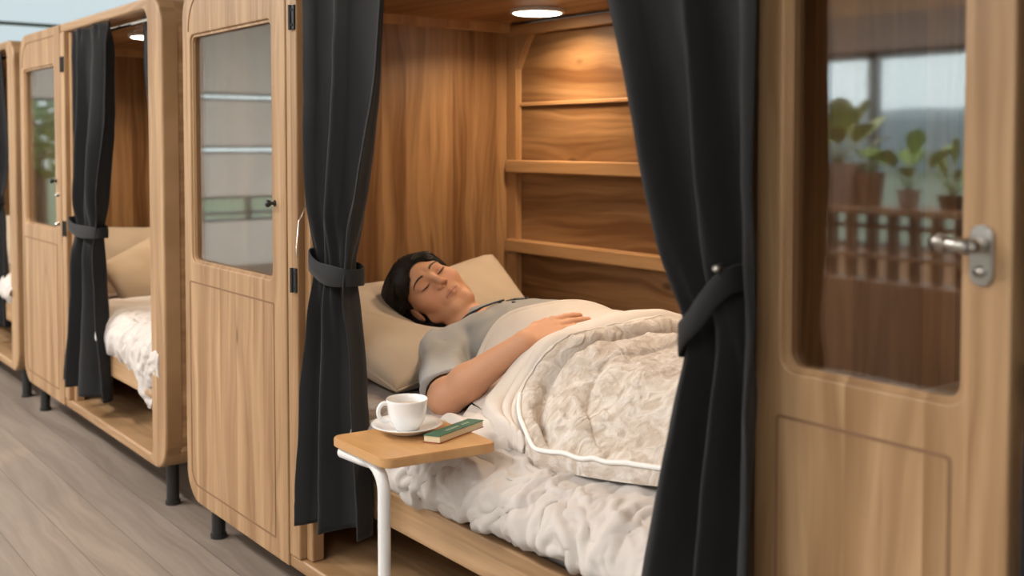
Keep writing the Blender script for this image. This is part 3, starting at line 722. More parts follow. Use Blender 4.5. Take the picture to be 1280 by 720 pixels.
def handf(Wr, hd, nn, latt, curl, sc=1.0):
    """returns capsule list: palm and five fingers"""
    hd = nrm(hd); nn = nrm(nn - (nn @ hd) * hd); latt = nrm(latt - (latt @ hd) * hd - (latt @ nn) * nn); C_ = []
    P_ = lambda a, b_, c: Wr + sc * (hd * a + latt * b_ + nn * c)
    for k, o in enumerate((-.029, -.0105, .0085, .0265)): C_.append((P_(.004, o * .42, 0), P_(.088 - abs(o) * .10, o, .003), .0125, .0105, .012))
    tips = []
    for k, (o, L) in enumerate(zip((-.030, -.0105, .009, .0275), (.071, .079, .074, .058))):
        b0 = P_(.090 - abs(o - .0) * .12, o * 1.02, .002); dirs = 0.; p = b0; sp_ = (k - 1.4) * .035
        for j, (fr, r0, r1) in enumerate(((.45, .0096, .0088), (.31, .0088, .0080), (.24, .0080, .0068))):
            dirs += curl[k] * (0.6, 1.0, .7)[j]; dv = hd * math.cos(dirs) - nn * math.sin(dirs) + latt * sp_; q = p + sc * L * fr * nrm(dv)
            C_.append((p, q, r0 * sc, r1 * sc, .003 if j else .008)); p = q
        tips.append(p)
    t0 = P_(.02, -.022, -.004); t1 = P_(.050, -.045, -.010); t2 = P_(.078, -.052, -.014); t3 = P_(.100, -.049, -.019)
    C_ += [(t0, t1, .0135 * sc, .0115 * sc, .014), (t1, t2, .0110 * sc, .0095 * sc, .004), (t2, t3, .0095 * sc, .0072 * sc, .003)]; tips.append(t3)
    return C_, tips
HDR = nrm((.055, .155, .045)); HR, tipsR = handf(WRR, HDR, np.array([.38, -.30, .85]), np.array([.85, .0, -.45]), (.16, .14, .15, .18))
HDL = nrm((.07, -.15, .02)); HL, tipsL = handf(WRL, HDL, np.array([0, .2, .95]), np.array([1, .2, 0]), (.15, .12, .14, .2))
def armf(P_, Sx, Ex, Wx, H_, wn):
    d = cap(P_, Sx, Ex, .053, .040); fm = Ex + (Wx - Ex) * .28
    d = smin(d, cap(P_, Ex, fm, .039, .041), .02); d = smin(d, cap(P_, fm, Wx, .041, .0235), .015)
    hd = None
    for a, b_, ra, rb, k in H_:
        c = cap(P_, a, b_, ra, rb); hd = c if hd is None else smin(hd, c, k)
    return smin(d, hd, .014)
armR = lambda P_: armf(P_, SHR, ELR, WRR, HR, 0)
armL = lambda P_: armf(P_, SHL, ELL_, WRL, HL, 0)
def headneck(P_): return smin(headL(toh(P_)) * HS, neck(P_), .010)
SKIN = np.array([.63, .335, .20])
def tones_head(P_):
    q = toh(P_); x = np.abs(q[:, 0]); y = q[:, 1]; z = q[:, 2]; col = np.tile(SKIN, (len(q), 1))
    def mixc(m, c): col[:] = col * (1 - m[:, None]) + np.array(c) * m[:, None]
    mixc(.35 * np.exp(-(((x - .042) / .02) ** 2 + ((z + .03) / .02) ** 2)) * (y > .03), (.66, .27, .18))
    mixc(.25 * np.exp(-((x / .014) ** 2 + ((z + .032) / .016) ** 2)) * (y > .08), (.60, .24, .16))
    zc = -.0645 + .0; w_ = np.clip(1 - (x / .024) ** 2, 0, 1)
    lip = ss(.0105, .0075, np.abs(z - zc - .0) / (np.sqrt(w_) + .05)) * (y > .060) * (x < .024)
    mixc(.6 * lip, (.46, .19, .14))
    mixc(.8 * np.exp(-((z - (-.0642)) / .0014) ** 2) * (x < .022) * (y > .062), (.16, .04, .03))  # shade between the closed lips painted as a dark line
    nos = np.exp(-(((x - .0060) / .0034) ** 2 + ((z + .0415) / .0035) ** 2)) * (y > .08); mixc(.85 * nos, (.10, .035, .025))  # nostril hollows darkened in the skin colour to stand for shade
    lid = np.exp(-(((x - .0315) / .018) ** 2 + ((z - .004) / .011) ** 2)) * (y > .05); mixc(.25 * lid, (.42, .19, .12))
    return col
def tones_body(P_):
    col = np.tile(SKIN * np.array([.97, .95, .93]), (len(P_), 1))
    for t in tipsR + tipsL:
        m = np.exp(-(vlen(P_ - t) / .011) ** 2)[:, None]; col[:] = col * (1 - .35 * m) + np.array([.68, .34, .25]) * .35 * m
    return col
meshes = []
hb = np.array([fromh((sx * .1, sy, sz)) for sx in (-1, 1) for sy in (-.12, .11) for sz in (-.12, .13)])
lo, hi = hb.min(0), hb.max(0); lo = np.minimum(lo, NB0 - .03); hi = np.maximum(hi, NB0 + np.array([.0, .03, .02]))
v, f_ = net(headneck, lo - .004, hi + .004, .0019); meshes.append((v, f_, tones_head(v)))
v, f_ = net(armR, (.76, .13, .53), (1.36, .50, .81), .0024); meshes.append((v, f_, tones_body(v)))
v, f_ = net(armL, (.77, .40, .54), (1.42, .93, .81), .0034); meshes.append((v, f_, tones_body(v)))
v, f_ = net(lambda P_: smin(torso(P_), legs(P_), .05), (.68, .30, .50), (2.08, .82, .80), .009); meshes.append((v, f_, tones_body(v)))
person = empty('person', (.93, .555, MT), 'sleeping person with dark hair in a grey polo shirt, lying under a cream blanket', 'person')
VV, FF, CC, n0 = [], [], [], 0
for v, f_, c in meshes: VV.append(v); FF.append(f_ + n0); CC.append(c); n0 += len(v)
VV = np.concatenate(VV); FF = np.concatenate(FF); CC = np.concatenate(CC)
body = mk('body', VV, FF, 'skin', person, smooth=True)
ca = body.data.color_attributes.new('tone', 'FLOAT_COLOR', 'POINT'); buf = np.ones((len(VV), 4), np.float32); buf[:, :3] = CC; ca.data.foreach_set('color', buf.ravel())
# face hair: lashes and brows lie on the surface
def surf_y(x, z, y0=.12):
    y = y0
    for _ in range(60):
        d = float(headL(np.array([[x, y, z]]))[0])
        if d < .0002: break
        y -= max(d * .7, .0002)
    return y
bm = B()
for s_ in (-1, 1):
    pts = []
    for k in range(13):
        u = -1 + k / 6; x = s_ * (.0315 + .0155 * u); z = -.0035 + .0035 * u * u + .0012 * u; pts.append(fromh((x, surf_y(x, z) + .0004, z)))
    tube(bm, pts, .0009, 6, rr=[.0004 + .0009 * math.sin(PI * k / 12) for k in range(13)])
    for k in range(15):
        u = -.85 + 1.8 * k / 14; x = s_ * (.0315 + .0155 * u); z = -.0035 + .0035 * u * u + .0012 * u; p = fromh((x, surf_y(x, z), z)); q = fromh((x + s_ * .002 * (u + .2), surf_y(x, z) + .0045, z - .0052))
        tube(bm, [p, (p + q) / 2 - np.array([0, 0, .0008]), q], .0003, 4)
bmk('eyelash', bm, 'hair_black', person, smooth=True)
for s_ in (-1, 1):
    bm = B()
    for k in range(190):
        u = rng.uniform(0, 1); x = (.012 + .037 * u); th_ = .0038 * (1 - .65 * u) * (.6 + .4 * min(1, u * 6)) * .95; z = .0225 + .0085 * math.sin(u * 2.2) - .0045 * u + rng.uniform(-1, 1) * th_
        x2 = x + .0055; z2 = z + .0030 * (1 - 1.9 * u); p = fromh((s_ * x, surf_y(x, z) + .0003, z)); q = fromh((s_ * x2, surf_y(x2, z2) + .0005, z2)); tube(bm, [p, q], .00038, 4)
    bmk('eyebrow', bm, 'brow_hair', person, smooth=True)
# hair
def hairf(P_):
    q = toh(P_); x = q[..., 0]; ax_ = np.abs(x); y = q[..., 1]; z = q[..., 2]
    ang = np.arctan2(x, z + .05)
    wob = .0006 * np.sin(ang * 95 + 9 * pn(q, 14)) + .0035 * pn(q * np.array([1, .45, .6]), 22)
    d = ell(q, (0, -.022, .042), (.086, .101, .094))
    d = smin(d, ell(q, (-.036, -.040, .0), (.074, .080, .092)), .03)
    d = smin(d, ell(q, (-.030, -.06, .06), (.075, .07, .07)), .03); d = smin(d, ell(q, (-.02, -.05, -.085), (.055, .045, .04)), .03)
    d = smin(d, ell(q, (.022, -.05, -.01), (.062, .06, .075)), .03)
    d = smax(d, -ell(q, (0, .085, -.040), (.066 , .078, .1085)), .012)
    d = smax(d, -(z + .12), .02)
    d = smax(d, -ell(q, (-.050, .040, -.030), (.048, .052, .080)), .012)
    d = smax(d, -ell(q, (-.098, .004, -.020), (.044, .032, .042)), .008)
    # fringe swept to the side
    d = smin(d, ell(q, (-.050, .030, .060), (.024, .028, .028)), .014); d = smin(d, ell(q, (.047, .038, .060), (.022, .026, .024)), .014)
    return d * HS + wob
v, f_ = net(hairf, lo - .02, hi + .03, .0026)
hair = mk('hair', v, f_, 'hair_black', person, smooth=True)
bm = B(); cnt = 0
def hproj(q, off=.0012):
    P_ = fromh(q)[None]
    for _ in range(4):
        e = .002; vv = hairf(P_)[0]; g = np.array([(hairf(P_ + np.eye(3)[k] * e)[0] - hairf(P_ - np.eye(3)[k] * e)[0]) / (2 * e) for k in range(3)]); P_ = P_ - (vv - off) * g / (g @ g + 1e-6)
    return P_[0]
hv = VV[:0]
def hprojv(q, off):
    P_ = fromh(q)
    for _ in range(3):
        e_ = .002; vv = hairf(P_); g = np.stack([(hairf(P_ + np.eye(3)[k] * e_) - hairf(P_ - np.eye(3)[k] * e_)) / (2 * e_) for k in range(3)], -1)
        P_ = P_ - np.clip((vv - off) / ((g * g).sum(-1) + 1e-6), -.02, .02)[:, None] * g
    return P_
NS_ = 620; side = np.where(rng.uniform(size=NS_) < .66, -1., 1.); u = rng.uniform(size=NS_) ** .8; off = .0006 + .0012 * rng.uniform(size=NS_)
q1 = np.stack([side * (.004 + .064 * u), .070 - .052 * u ** 1.6 + rng.uniform(-.008, .010, NS_), .078 - .075 * u ** 2.2 + rng.uniform(-.004, .004, NS_)], -1)
q2 = np.stack([side * .075 * u, rng.uniform(-.05, .03, NS_), .12 - .04 * u], -1)
q = np.where((np.arange(NS_) % 3 > 0)[:, None], q1, q2)
unit = lambda v: v / (vlen(v)[:, None] + 1e-9)
dirv = unit(np.stack([side * (.75 - .35 * u), -.62 + 0 * u, .28 - .95 * u], -1) + rng.normal(size=(NS_, 3)) * .07); tr = []
for j in range(12):
    p = hprojv(q, off); tr.append(p); qq = toh(p); q = qq + dirv * .011; dirv = unit(dirv + np.stack([side * .02, -.08 + 0 * u, -.20 + 0 * u], -1) + rng.normal(size=(NS_, 3)) * .03)
tr = np.array(tr)
for k in range(NS_):
    n_ = rng.integers(7, 13); pts = tr[:n_, k]; dd = vlen(np.diff(pts, axis=0)); bad = np.where((dd > .02) | (dd < .002))[0]
    if len(bad): pts = pts[:bad[0] + 1]
    if len(pts) > 4 and np.isfinite(pts).all():
        m_ = len(pts); rad = rng.uniform(.0010, .0020); tube(bm, pts, .001, 6, rr=[rad * (.25 + math.sin(PI * (i + .4) / m_) ** .7) for i in range(m_)])
bmk('hair_strands', bm, 'hair_strand', hair, smooth=True)
# polo shirt
ax_n = nrm(NK1 - NB0)
SLE = SHR + (ELR - SHR) * .93; sd = nrm(ELR - SHR); SLL = SHL + (ELL_ - SHL) * .66; sdl = nrm(ELL_ - SHL)
shirt0 = lambda P_: smin(torso(P_, .010), cap(P_, SHR, SHL, .062, .062), .03)
def shirtf(P_):
    fold = .0065 * pn(P_ * np.array([1, .6, 1]), 17, 3.1) + .004 * np.sin(95 * (P_[..., 0] * .5 + P_[..., 1] * .75 - P_[..., 2] * .6) + 5 * pn(P_, 9)) * ss(.62, .40, P_[..., 1])
    t = smin(torso(P_, .010), cap(P_, SHR - sd * .01, SLE + sd * .06, .062, .058), .035); t = smin(t, cap(P_, SHL, SLL + sdl * .06, .062, .058), .035)
    t = t + fold
    t = smax(t, (P_ - SLE) @ sd, .004); t = np.where((P_ @ np.array([0, 1, 0])) > .6, smax(t, (P_ - SLL) @ sdl, .004), t)
    inner = np.minimum(armR(P_), 9) - .0035
    t = smax(t, -inner, .003)
    t = smax(t, -(cap(P_, NK1 + ax_n * .02, NB0 - ax_n * .02, .055, .059)), .004)       # neck hole
    return t
v, f_ = net(shirtf, (.66, .09, .50), (1.42, .95, .80), .0036); shirt = mk('polo_shirt', v, f_, 'shirt_jersey', person, smooth=True)
# collar: two leaves folded down round the neck
def frame(ax_):
    t = nrm(np.array([0, 1, 0]) - ax_ * ax_[1]); return t, np.cross(ax_, t)
ty, tx = frame(ax_n)      # ty ~ world +Y, tx ~ up/front
if tx[2] < 0: tx = -tx
CA = nrm(ax_n * .45 + np.array([.10, 0, .85])); ty, tx = frame(CA)
if tx[2] < 0 and abs(tx[2]) > .2: tx = -tx
if tx[0] < 0: tx = -tx
CC0 = NB0 + ax_n * .012
def collar(name, r0, r1, drop, lift, mat, a_open=.30, thick=.0035, w0=0., w1=1.):
    V = []; NA, NR = 70, 9
    for i in range(NA):
        a = a_open + (2 * PI - 2 * a_open) * i / (NA - 1); open_ = math.exp(-(min(a - a_open, 2 * PI - a_open - a) / .35) ** 2)
        for j in range(NR):
            w_ = w0 + (w1 - w0) * j / (NR - 1); r = r0 + (r1 - r0) * w_ + .006 * math.sin(3 * a + 1) * w_ + open_ * .022 * w_
            p = CC0 + (tx * math.cos(a) + ty * math.sin(a)) * r + CA * .10
            for _ in range(60):
                dd = float(shirt0(p[None])[0]); stop = .009 + lift * math.exp(-(w_ / .35) ** 2)
                if dd < stop or (p - CC0) @ CA < -.03: break
                p = p - CA * min(max((dd - stop) * .8, .0006), .01)
            V.append(p)
    o = mk(name, V, gridfaces(NA, NR), mat, shirt, smooth=True); m = o.modifiers.new('t', 'SOLIDIFY'); m.thickness = thick; m.offset = 1; return o
collar('collar', .058, .096, 0, .020, 'shirt_jersey'); collar('collar_trim', .058, .0975, 0, .021, 'shirt_trim', thick=.0048, w0=.90, w1=.98)
collar('collar_stand', .0545, .060, 0, .018, 'shirt_trim', thick=.002)
bm = B(); 
for k, s_ in enumerate((.052, .11)):
    pbt = np.array([.80 + s_, .52, .0]); z = .80
    while shirtf(np.array([[pbt[0], pbt[1], z]]))[0] > .0005 and z > .6: z -= .001
    lathe(bm, [(0, z + .0035), (.005, z + .0035), (.0055, z + .001), (.005, z - .002), (0, z - .002)], (pbt[0], pbt[1], 0), 16)
bmk('shirt_button', bm, 'button', shirt)

# ------------------------------------------------------------------ beds: mattress, duvet, pillows
def mattress(x0, x1, label):
    bm = B(); box(bm, x0, x1, .05, BACK - .055, .396, MT - .012, .03, 4); return tag(bmk('mattress', bm, 'sheet_cotton', org=((x0 + x1) / 2, .6, .396), smooth=True), label, 'mattress', None)
mattress(.06, 2.05, 'grey sheeted mattress under the sleeping person')
def billow(P_, sc, sd_): return np.abs(pn(P_, sc, sd_))
def wrinkle(P_, seed=0.):
    W_ = P_ + .07 * np.stack([pn(P_, 5, seed + 1), pn(P_, 5, seed + 7), pn(P_, 5, seed + 13)], -1) + .02 * np.stack([pn(P_, 14, seed + 2), pn(P_, 14, seed + 8), pn(P_, 14, seed + 3)], -1)
    rg = lambda sc, o_: (1 - np.minimum(1, np.abs(pn(W_, sc, o_)) * 3.4)) ** 2
    return rg(8.5, seed) + .62 * rg(17, seed + 4) - .35 * rg(13, seed + 9) + .22 * rg(31, seed + 6) + .8 * pn(P_, 4, seed + 2) - .45
def duvet(x0, x1, xo, label, tex='duvet_cotton', low=None, bulge=.030, amp=.0125, seed=0.):
    """covers the mattress and hangs over the rail from xo on"""
    NX, NV = 340, 200; us = np.linspace(0, 1, NX); V = np.zeros((NX, NV, 3)); Yb = BACK - .06
    Lt = Yb - .085; R_ = .075; La = R_ * PI / 2; Ld = .075
    vs_ = np.concatenate([np.linspace(0, Lt, 80), Lt + np.linspace(0, La + Ld, 121)[1:]])
    for i, u in enumerate(us):
        x = x0 + (x1 - x0) * u; k = float(ss(xo - .06, xo + .04, x)); b_ = bulge * k
        lowz = low(x) if low else .425
        for j, vv in enumerate(vs_):
            if vv < Lt: y, z = Yb - vv, MT + .022
            elif vv < Lt + La:
                a = (vv - Lt) / R_; y = Yb - Lt - (R_ + b_) * math.sin(a); z = MT + .022 - R_ * (1 - math.cos(a)) * (.4 + .6 * k)
            else:
                t = (vv - Lt - La) / Ld; y = Yb - Lt - R_ - b_ * math.cos(t * 1.25); z = (MT + .022 - R_ * (.4 + .6 * k)) * (1 - t) + t * (lowz * k + (MT - .03) * (1 - k))
                y += .03 * t * t
            V[i, j] = (x, y, z)
    N = np.cross(np.gradient(V, axis=0), np.gradient(V, axis=1)); N /= np.linalg.norm(N, axis=-1)[..., None] + 1e-9
    if N[NX // 2, 5, 2] < 0: N = -N
    wv = wrinkle(V, seed) * amp; side = ss(Lt - .12, Lt + .02, vs_)[None, :]
    wv = wv * (.22 + .78 * side); V += N * wv[..., None]
    edge = ss(Lt + La + Ld - .03, Lt + La + Ld, vs_)[None, :]
    V[..., 2] += edge * (.012 * np.sin(V[..., 0] * 37 + 2 * np.sin(V[..., 0] * 11)) )
    o = mk('duvet', V.reshape(-1, 3), gridfaces(NX, NV), tex, org=((x0 + x1) / 2, .5, MT), smooth=True)
    m = o.modifiers.new('t', 'SOLIDIFY'); m.thickness = .008; m.offset = -1
    return tag(o, label, 'duvet')
def bed_sheet(x0, x1, label):
    o = duvet(x0, x1, 9., label, 'sheet_cotton', amp=.006, seed=3.); o.name = 'bed_sheet'; o['category'] = 'sheet'; o.location.z -= .012; return o
bed_sheet(.1, 1.12, 'rumpled taupe bed sheet showing between the pillow and the side table')
duvet(1.02, 2.05, 1.16, 'crumpled off-white duvet under the sleeper, bulging over the front bed rail', low=lambda x: .418 + .05 * float(ss(1.2, 1.9, x)))

def pillow(c, ex, ey, en, w_, h_, t, label, group=None, seed=0., mat='pillow_linen', pipe=True, sag=None):
    """c centre; ex, ey unit in-plane axes, en normal"""
    c = np.array(c); ex, ey, en = map(nrm, (ex, ey, en)); N = 70
    g = np.linspace(-1, 1, N); Uq, Vq = np.meshgrid(g, g, indexing='ij')
    def shape(sgn):
        m = np.clip((1 - np.abs(Uq) ** 2.6) * (1 - np.abs(Vq) ** 2.6), 0, 1) ** .42
        pin = 1 - .07 * (1 - Uq ** 2) * Vq ** 4 * 1; pin2 = 1 - .07 * (1 - Vq ** 2) * Uq ** 4
        P_ = c + ex * (Uq * w_ / 2 * pin2)[..., None] + ey * (Vq * h_ / 2 * pin)[..., None]
        edge_w = .3 + .7 * np.maximum(np.abs(Uq), np.abs(Vq)) ** 2
        hgt = sgn * t / 2 * m + .007 * pn(P_, 12, seed + sgn) * m + .011 * (.3 - np.abs(pn(P_, 8, seed + 3 + sgn))) * m * edge_w
        if sag is not None:
            for (pp, rad, dep) in sag: hgt = hgt - sgn * (dep * np.exp(-(vlen(P_ - np.array(pp)) / rad) ** 2)) * (sgn > 0)
            if sgn > 0: hgt = np.maximum(hgt, -t * .32)
        return P_ + en * hgt[..., None]
    A, Bq = shape(1.), shape(-1.); F_ = gridfaces(N, N)
    root = empty('pillow', tuple(c - en * t * .4), label, 'pillow', group)
    V = np.concatenate([A.reshape(-1, 3), Bq.reshape(-1, 3)]); Fx = np.concatenate([F_, F_[:, ::-1] + N * N])
    o = mk('cushion', V, Fx, mat, root, smooth=True)
    m = o.modifiers.new('w', 'WELD'); m.merge_threshold = .0008
    if pipe:
        idx = [(i, 0) for i in range(N)] + [(N - 1, j) for j in range(1, N)] + [(i, N - 1) for i in range(N - 2, -1, -1)] + [(0, j) for j in range(N - 2, 0, -1)]
        bm = B(); tube(bm, [(A[i, j] + Bq[i, j]) / 2 for i, j in idx], .0030, 8, closed=True); bmk('piping', bm, mat, root, smooth=True)
    return root
tilt = 0
def pill(cx, cy, cz, tl, roll, w_, h_, t, label, sag=None, seed=0.):
    ex = np.array([math.cos(tl), 0, -math.sin(tl)]); ey = np.array([math.sin(roll) * .0, 1, 0]); cz_ = math.radians(0)
    rot = roll; ex2 = ex * math.cos(rot) + ey * math.sin(rot); ey2 = -ex * math.sin(rot) + ey * math.cos(rot); en = np.cross(ex2, ey2)
    if en[2] < 0: en = -en
    return pillow((cx, cy, cz), ex2, ey2, en, w_, h_, t, label, 'beige pillows behind the sleeper', seed, sag=sag)
headp = HC - Fh * .05
def pill2(A_, B_, C_, t, label, sag=None, seed=0.):
    """A_ corner at the head wall, B_ corner towards the feet on the same edge, C_ the corner across from A_"""
    A_, B_, C_ = map(np.array, (A_, B_, C_)); ex = B_ - A_; ey = C_ - A_; c = A_ + ex / 2 + ey / 2; en = np.cross(ex, ey); en = en if en[2] > 0 else -en
    return pillow(c, ex, ey, en, float(vlen(ex)) , float(vlen(ey)), t, label, 'beige pillows behind the sleeper', seed, sag=sag)
pill2((.28, .12, .70), (.90, .17, .57), (.20, .60, .725), .14, 'beige linen pillow under the near side of the sleeping head', sag=[(headp, .14, .05), (fromh((-.06, -.02, -.05)), .11, .045)], seed=1.)
pill2((.10, 1.06, .775), (.46, .97, .61), (.20, .62, .71), .13, 'beige linen pillow behind the sleeping head, by the back boards', seed=2.)

# second pod bedding, and a glimpse of the third
tag(mattress(-1.84, -.23, 'mattress of the empty second pod bed'))
def low2(x): return .40 - .10 * math.exp(-((x + .42) / .10) ** 2)
duvet(-1.12, -.24, -.92, 'white duvet with a corner hanging over the rail of the second pod bed', low=low2, bulge=.012, amp=.008, seed=5.)
pillow((-1.62, .46, .64), (.30, -.12, -.8), (.38, .92, 0), (.85, -.35, .35), .34, .48, .13, 'shaded beige pillow leaning at the back of the second pod bed', None, 4., pipe=False)
pillow((-1.36, .36, .625), (.62, .22, -.62), (-.05, .85, .40), (.8, -.35, .45), .30, .34, .15, 'light beige pillow standing in front on the second pod bed', None, 6., pipe=False)
tag(mattress(-3.9, -2.1, 'mattress of the pod at the left picture edge'))
duvet(-3.1, -2.12, -2.9, 'white duvet bunched on the bed of the leftmost pod', bulge=.012, amp=.008, seed=9.)
pillow((-2.9, .35, .64), (.5, 0, -.8), (0, 1, 0), (.8, 0, .5), .34, .46, .14, 'beige pillow in the leftmost pod, half behind the curtain', None, 8., pipe=False)
tag(mattress(2.2, 4.1, 'mattress inside the nearest pod, behind the glass door'))
pillow((2.36, .36, .67), (.7, 0, -.5), (0, 1, 0), (.5, 0, .7), .42, .5, .16, 'brown pillow dimly seen through the near glass door', None, 9., pipe=False)

# ------------------------------------------------------------------ throw blanket
GX = np.arange(.80, 2.075, .0075); GY = np.arange(.0, 1.13, .0075); MX, MY = np.meshgrid(GX, GY, indexing='ij')
def droptop(field):
    z = np.full(MX.shape, .82)
    for _ in range(26):
        d = field(np.stack([MX, MY, z], -1).reshape(-1, 3)).reshape(MX.shape); z = z - np.maximum(d, 0) * .9
        z = np.maximum(z, MT + .02)
    d = field(np.stack([MX, MY, z], -1).reshape(-1, 3)).reshape(MX.shape)
    return np.maximum(np.where(d < .02, z, MT + .025), MT + .025)
bulk = lambda P_: np.minimum(cap(P_, (1.18, .375, .600), (1.34, .34, .612), .075, .10), cap(P_, (1.34, .34, .612), (2.02, .32, .60), .10, .10))
H0 = droptop(lambda P_: smin(np.minimum(np.minimum(torso(P_, .012), legs(P_)), armL(P_)), bulk(P_), .06))
def blur(A, n=1):
    for _ in range(n):
        Ap = np.pad(A, 1, 'edge'); A = (Ap[:-2, 1:-1] + Ap[2:, 1:-1] + Ap[1:-1, :-2] + Ap[1:-1, 2:] + 2 * Ap[1:-1, 1:-1]) / 6
    return A
H = H0.copy()
for _ in range(150): H = np.maximum(H0, blur(H, 2))
H = blur(H, 4)
def hs(x, y, A=None):
    A = H if A is None else A
    fx = np.clip((x - GX[0]) / .0075, 0, len(GX) - 1.001); fy = np.clip((y - GY[0]) / .0075, 0, len(GY) - 1.001); i = fx.astype(int); j = fy.astype(int); a = fx - i; b_ = fy - j
    return A[i, j] * (1 - a) * (1 - b_) + A[i + 1, j] * a * (1 - b_) + A[i, j + 1] * (1 - a) * b_ + A[i + 1, j + 1] * a * b_
throw = empty('throw_blanket', (1.6, .55, MT + .03), 'cream plush throw over the sleeper, smooth lining folded back and white piped edge', 'blanket')
def curve(pts, n):
    P_ = np.array(pts, float); t = np.arange(len(P_)); tt = np.linspace(0, len(P_) - 1, n); Q = np.stack([np.interp(tt, t, P_[:, k]) for k in (0, 1)], -1)
    w_ = max(3, n // (len(P_) - 1)) | 1; h_ = w_ // 2
    for _ in range(2): Q = np.stack([np.convolve(np.pad(Q[:, k], h_, 'reflect', reflect_type='odd'), np.ones(w_) / w_, 'valid') for k in (0, 1)], -1)
    return Q
LEp = [(1.045, .25), (1.025, .29), (1.0, .325), (.985, .375), (.993, .413), (1.01, .443), (1.045, .475), (1.07, .52), (1.09, .6), (1.10, .75), (1.12, 1.0)]
Tp = [(1.40, .112), (1.34, .127), (1.28, .148), (1.238, .18), (1.222, .225), (1.212, .27), (1.206, .335), (1.236, .385), (1.30, .45), (1.37, .6), (1.41, .8), (1.45, 1.02)]
Ep = [(1.53, .085), (1.46, .108), (1.39, .145), (1.346, .18), (1.335, .21), (1.336, .235), (1.358, .27), (1.375, .33), (1.39, .44), (1.42, .6), (1.46, .8), (1.5, 1.02)]
Hl = blur(H, 2)
rnd = lambda D, r: np.sqrt(np.clip(1 - (1 - np.clip(D / r, 0, 1)) ** 2, 0, 1))
def roll(D, a, b_, h_): t = np.clip((D - a) / (b_ - a), 0, 1); return h_ * np.sqrt(np.clip(1 - (2 * t - 1) ** 2, 0, 1)) * ((D > a) & (D < b_))
def patch(name, A_, B_, tl, zfun, mat, thick=.005):
    """surface between two plan curves; zfun(X, Y, distance from A, distance to B, run from the s=0 end, t)"""
    n = len(A_); t = np.asarray(tl)[None, :, None]; XY = A_[:, None, :] * (1 - t) + B_[:, None, :] * t
    dA = vlen(XY - A_[:, None, :]); dB = vlen(XY - B_[:, None, :]); st = np.zeros(XY.shape[:2]); st[1:] = np.cumsum(vlen(np.diff(XY, axis=0)), 0)
    Z = zfun(XY[..., 0], XY[..., 1], dA, dB, st, np.broadcast_to(t[..., 0], dA.shape)); P_ = np.concatenate([XY, Z[..., None]], -1)
    o = mk(name, P_.reshape(-1, 3), gridfaces(n, len(tl)), mat, throw, smooth=True)
    if thick: m = o.modifiers.new('t', 'SOLIDIFY'); m.thickness = thick; m.offset = -1
    return P_
N2 = lambda X, Y, sc, o_: pn(np.stack([X, Y, X * 0], -1), sc, o_)
def edged(r0, n0, n1): return np.concatenate([np.linspace(0, r0, n0), np.linspace(r0, 1, n1)[1:]])
# lining over the chest, under the arm
patch('lining', curve(LEp, 170), curve([(1.26, .175)] + [(x + .02, y) for x, y in Tp[3:]], 170), edged(.1, 14, 80),
      lambda X, Y, dA, dB, st, t: hs(X, Y, Hl) + .003 + .010 * rnd(dA, .012) + .006 * N2(X, Y, 13, 2.) * ss(0, .08, dA) + .003 * np.exp(-((dA - .02) / .004) ** 2) * -1, 'cream_fleece')
# folded-back band
def zf(X, Y, dA, dB, st, t):
    end = rnd(st, .02); w_ = .07
    wob = .0 + .05 * N2(X, Y, 7, 4.)
    tt = t + wob * ss(0, .2, t) * ss(1, .8, t)
    return hs(X, Y) + .004 + end * (.020 * rnd(dA, .015) + roll(tt, .0, .56, .024) + roll(tt, .54, .80, .019) + roll(tt, .79, .99, .012) - .010 * np.exp(-((tt - .55) / .035) ** 2) - .008 * np.exp(-((tt - .795) / .03) ** 2)) + .004 * N2(X, Y, 16, 5.) * ss(0, .02, dA)
patch('folded_edge', curve(Tp, 300), curve([(1.475, .104), (1.45, .115)] + [(x + .012, y) for x, y in Ep[2:]], 300), edged(.12, 14, 90), zf, 'cream_fleece')
# plush side
NQ = 420; sE = curve(Ep, NQ); fr = np.linspace(0, 1, NQ) ** 1.25; sQ = np.stack([np.full(NQ, 2.045), .205 + fr * .80], -1)
def zp(X, Y, dA, dB, st, t):
    edge = np.minimum(rnd(dA, .014), rnd(st, .018)); P_ = np.stack([X, Y, hs(X, Y)], -1)
    W_ = P_ + .022 * np.stack([pn(P_, 11, 1.), pn(P_, 11, 5.), pn(P_, 11, 9.)], -1)
    tuft = .0100 * pn(W_ * np.array([1, .7, 1]), 25, 2.) + .0062 * pn(W_, 55, 4.) + .0016 * pn(W_, 140, 6.)
    drape = .026 * pn(P_ * np.array([1, .55, 1]), 6.0, 3.3) + .018 * pn(P_ * np.array([1.2, .6, 1]), 11, 7.3)
    far = ss(.03, .12, st)
    return hs(X, Y) - .004 + .030 * edge + far * (roll(dA, .0, .056, .028) - .016 * np.exp(-((dA - .062) / .010) ** 2) + roll(dA, .072, .18, .020)) * ss(.9, .5, t) + (tuft + drape * ss(.0, .12, st)) * edge
PP = patch('plush_cover', sE, sQ, edged(.05, 16, 300), zp, 'tufted_plush', 0)
pth = [PP[9, j] + np.array([0, -.003, .001]) for j in range(PP.shape[1] - 1, 9, -3)] + [PP[i, 6] + np.array([-.004, 0, .003]) for i in range(9, 120, 3)]
pt = np.array(pth)
for _ in range(6): pt[1:-1] = (pt[:-2] + 2 * pt[1:-1] + pt[2:]) / 4
bm = B(); tube(bm, pt, .0046, 10); bmk('piping', bm, 'white_piping', throw, smooth=True)
pt = np.array([PP[i, 5] + np.array([-.004, 0, .001]) for i in range(117, 400, 3)]); bm = B(); tube(bm, pt, .003, 8); bmk('seam_binding', bm, 'cream_fleece', throw, smooth=True)
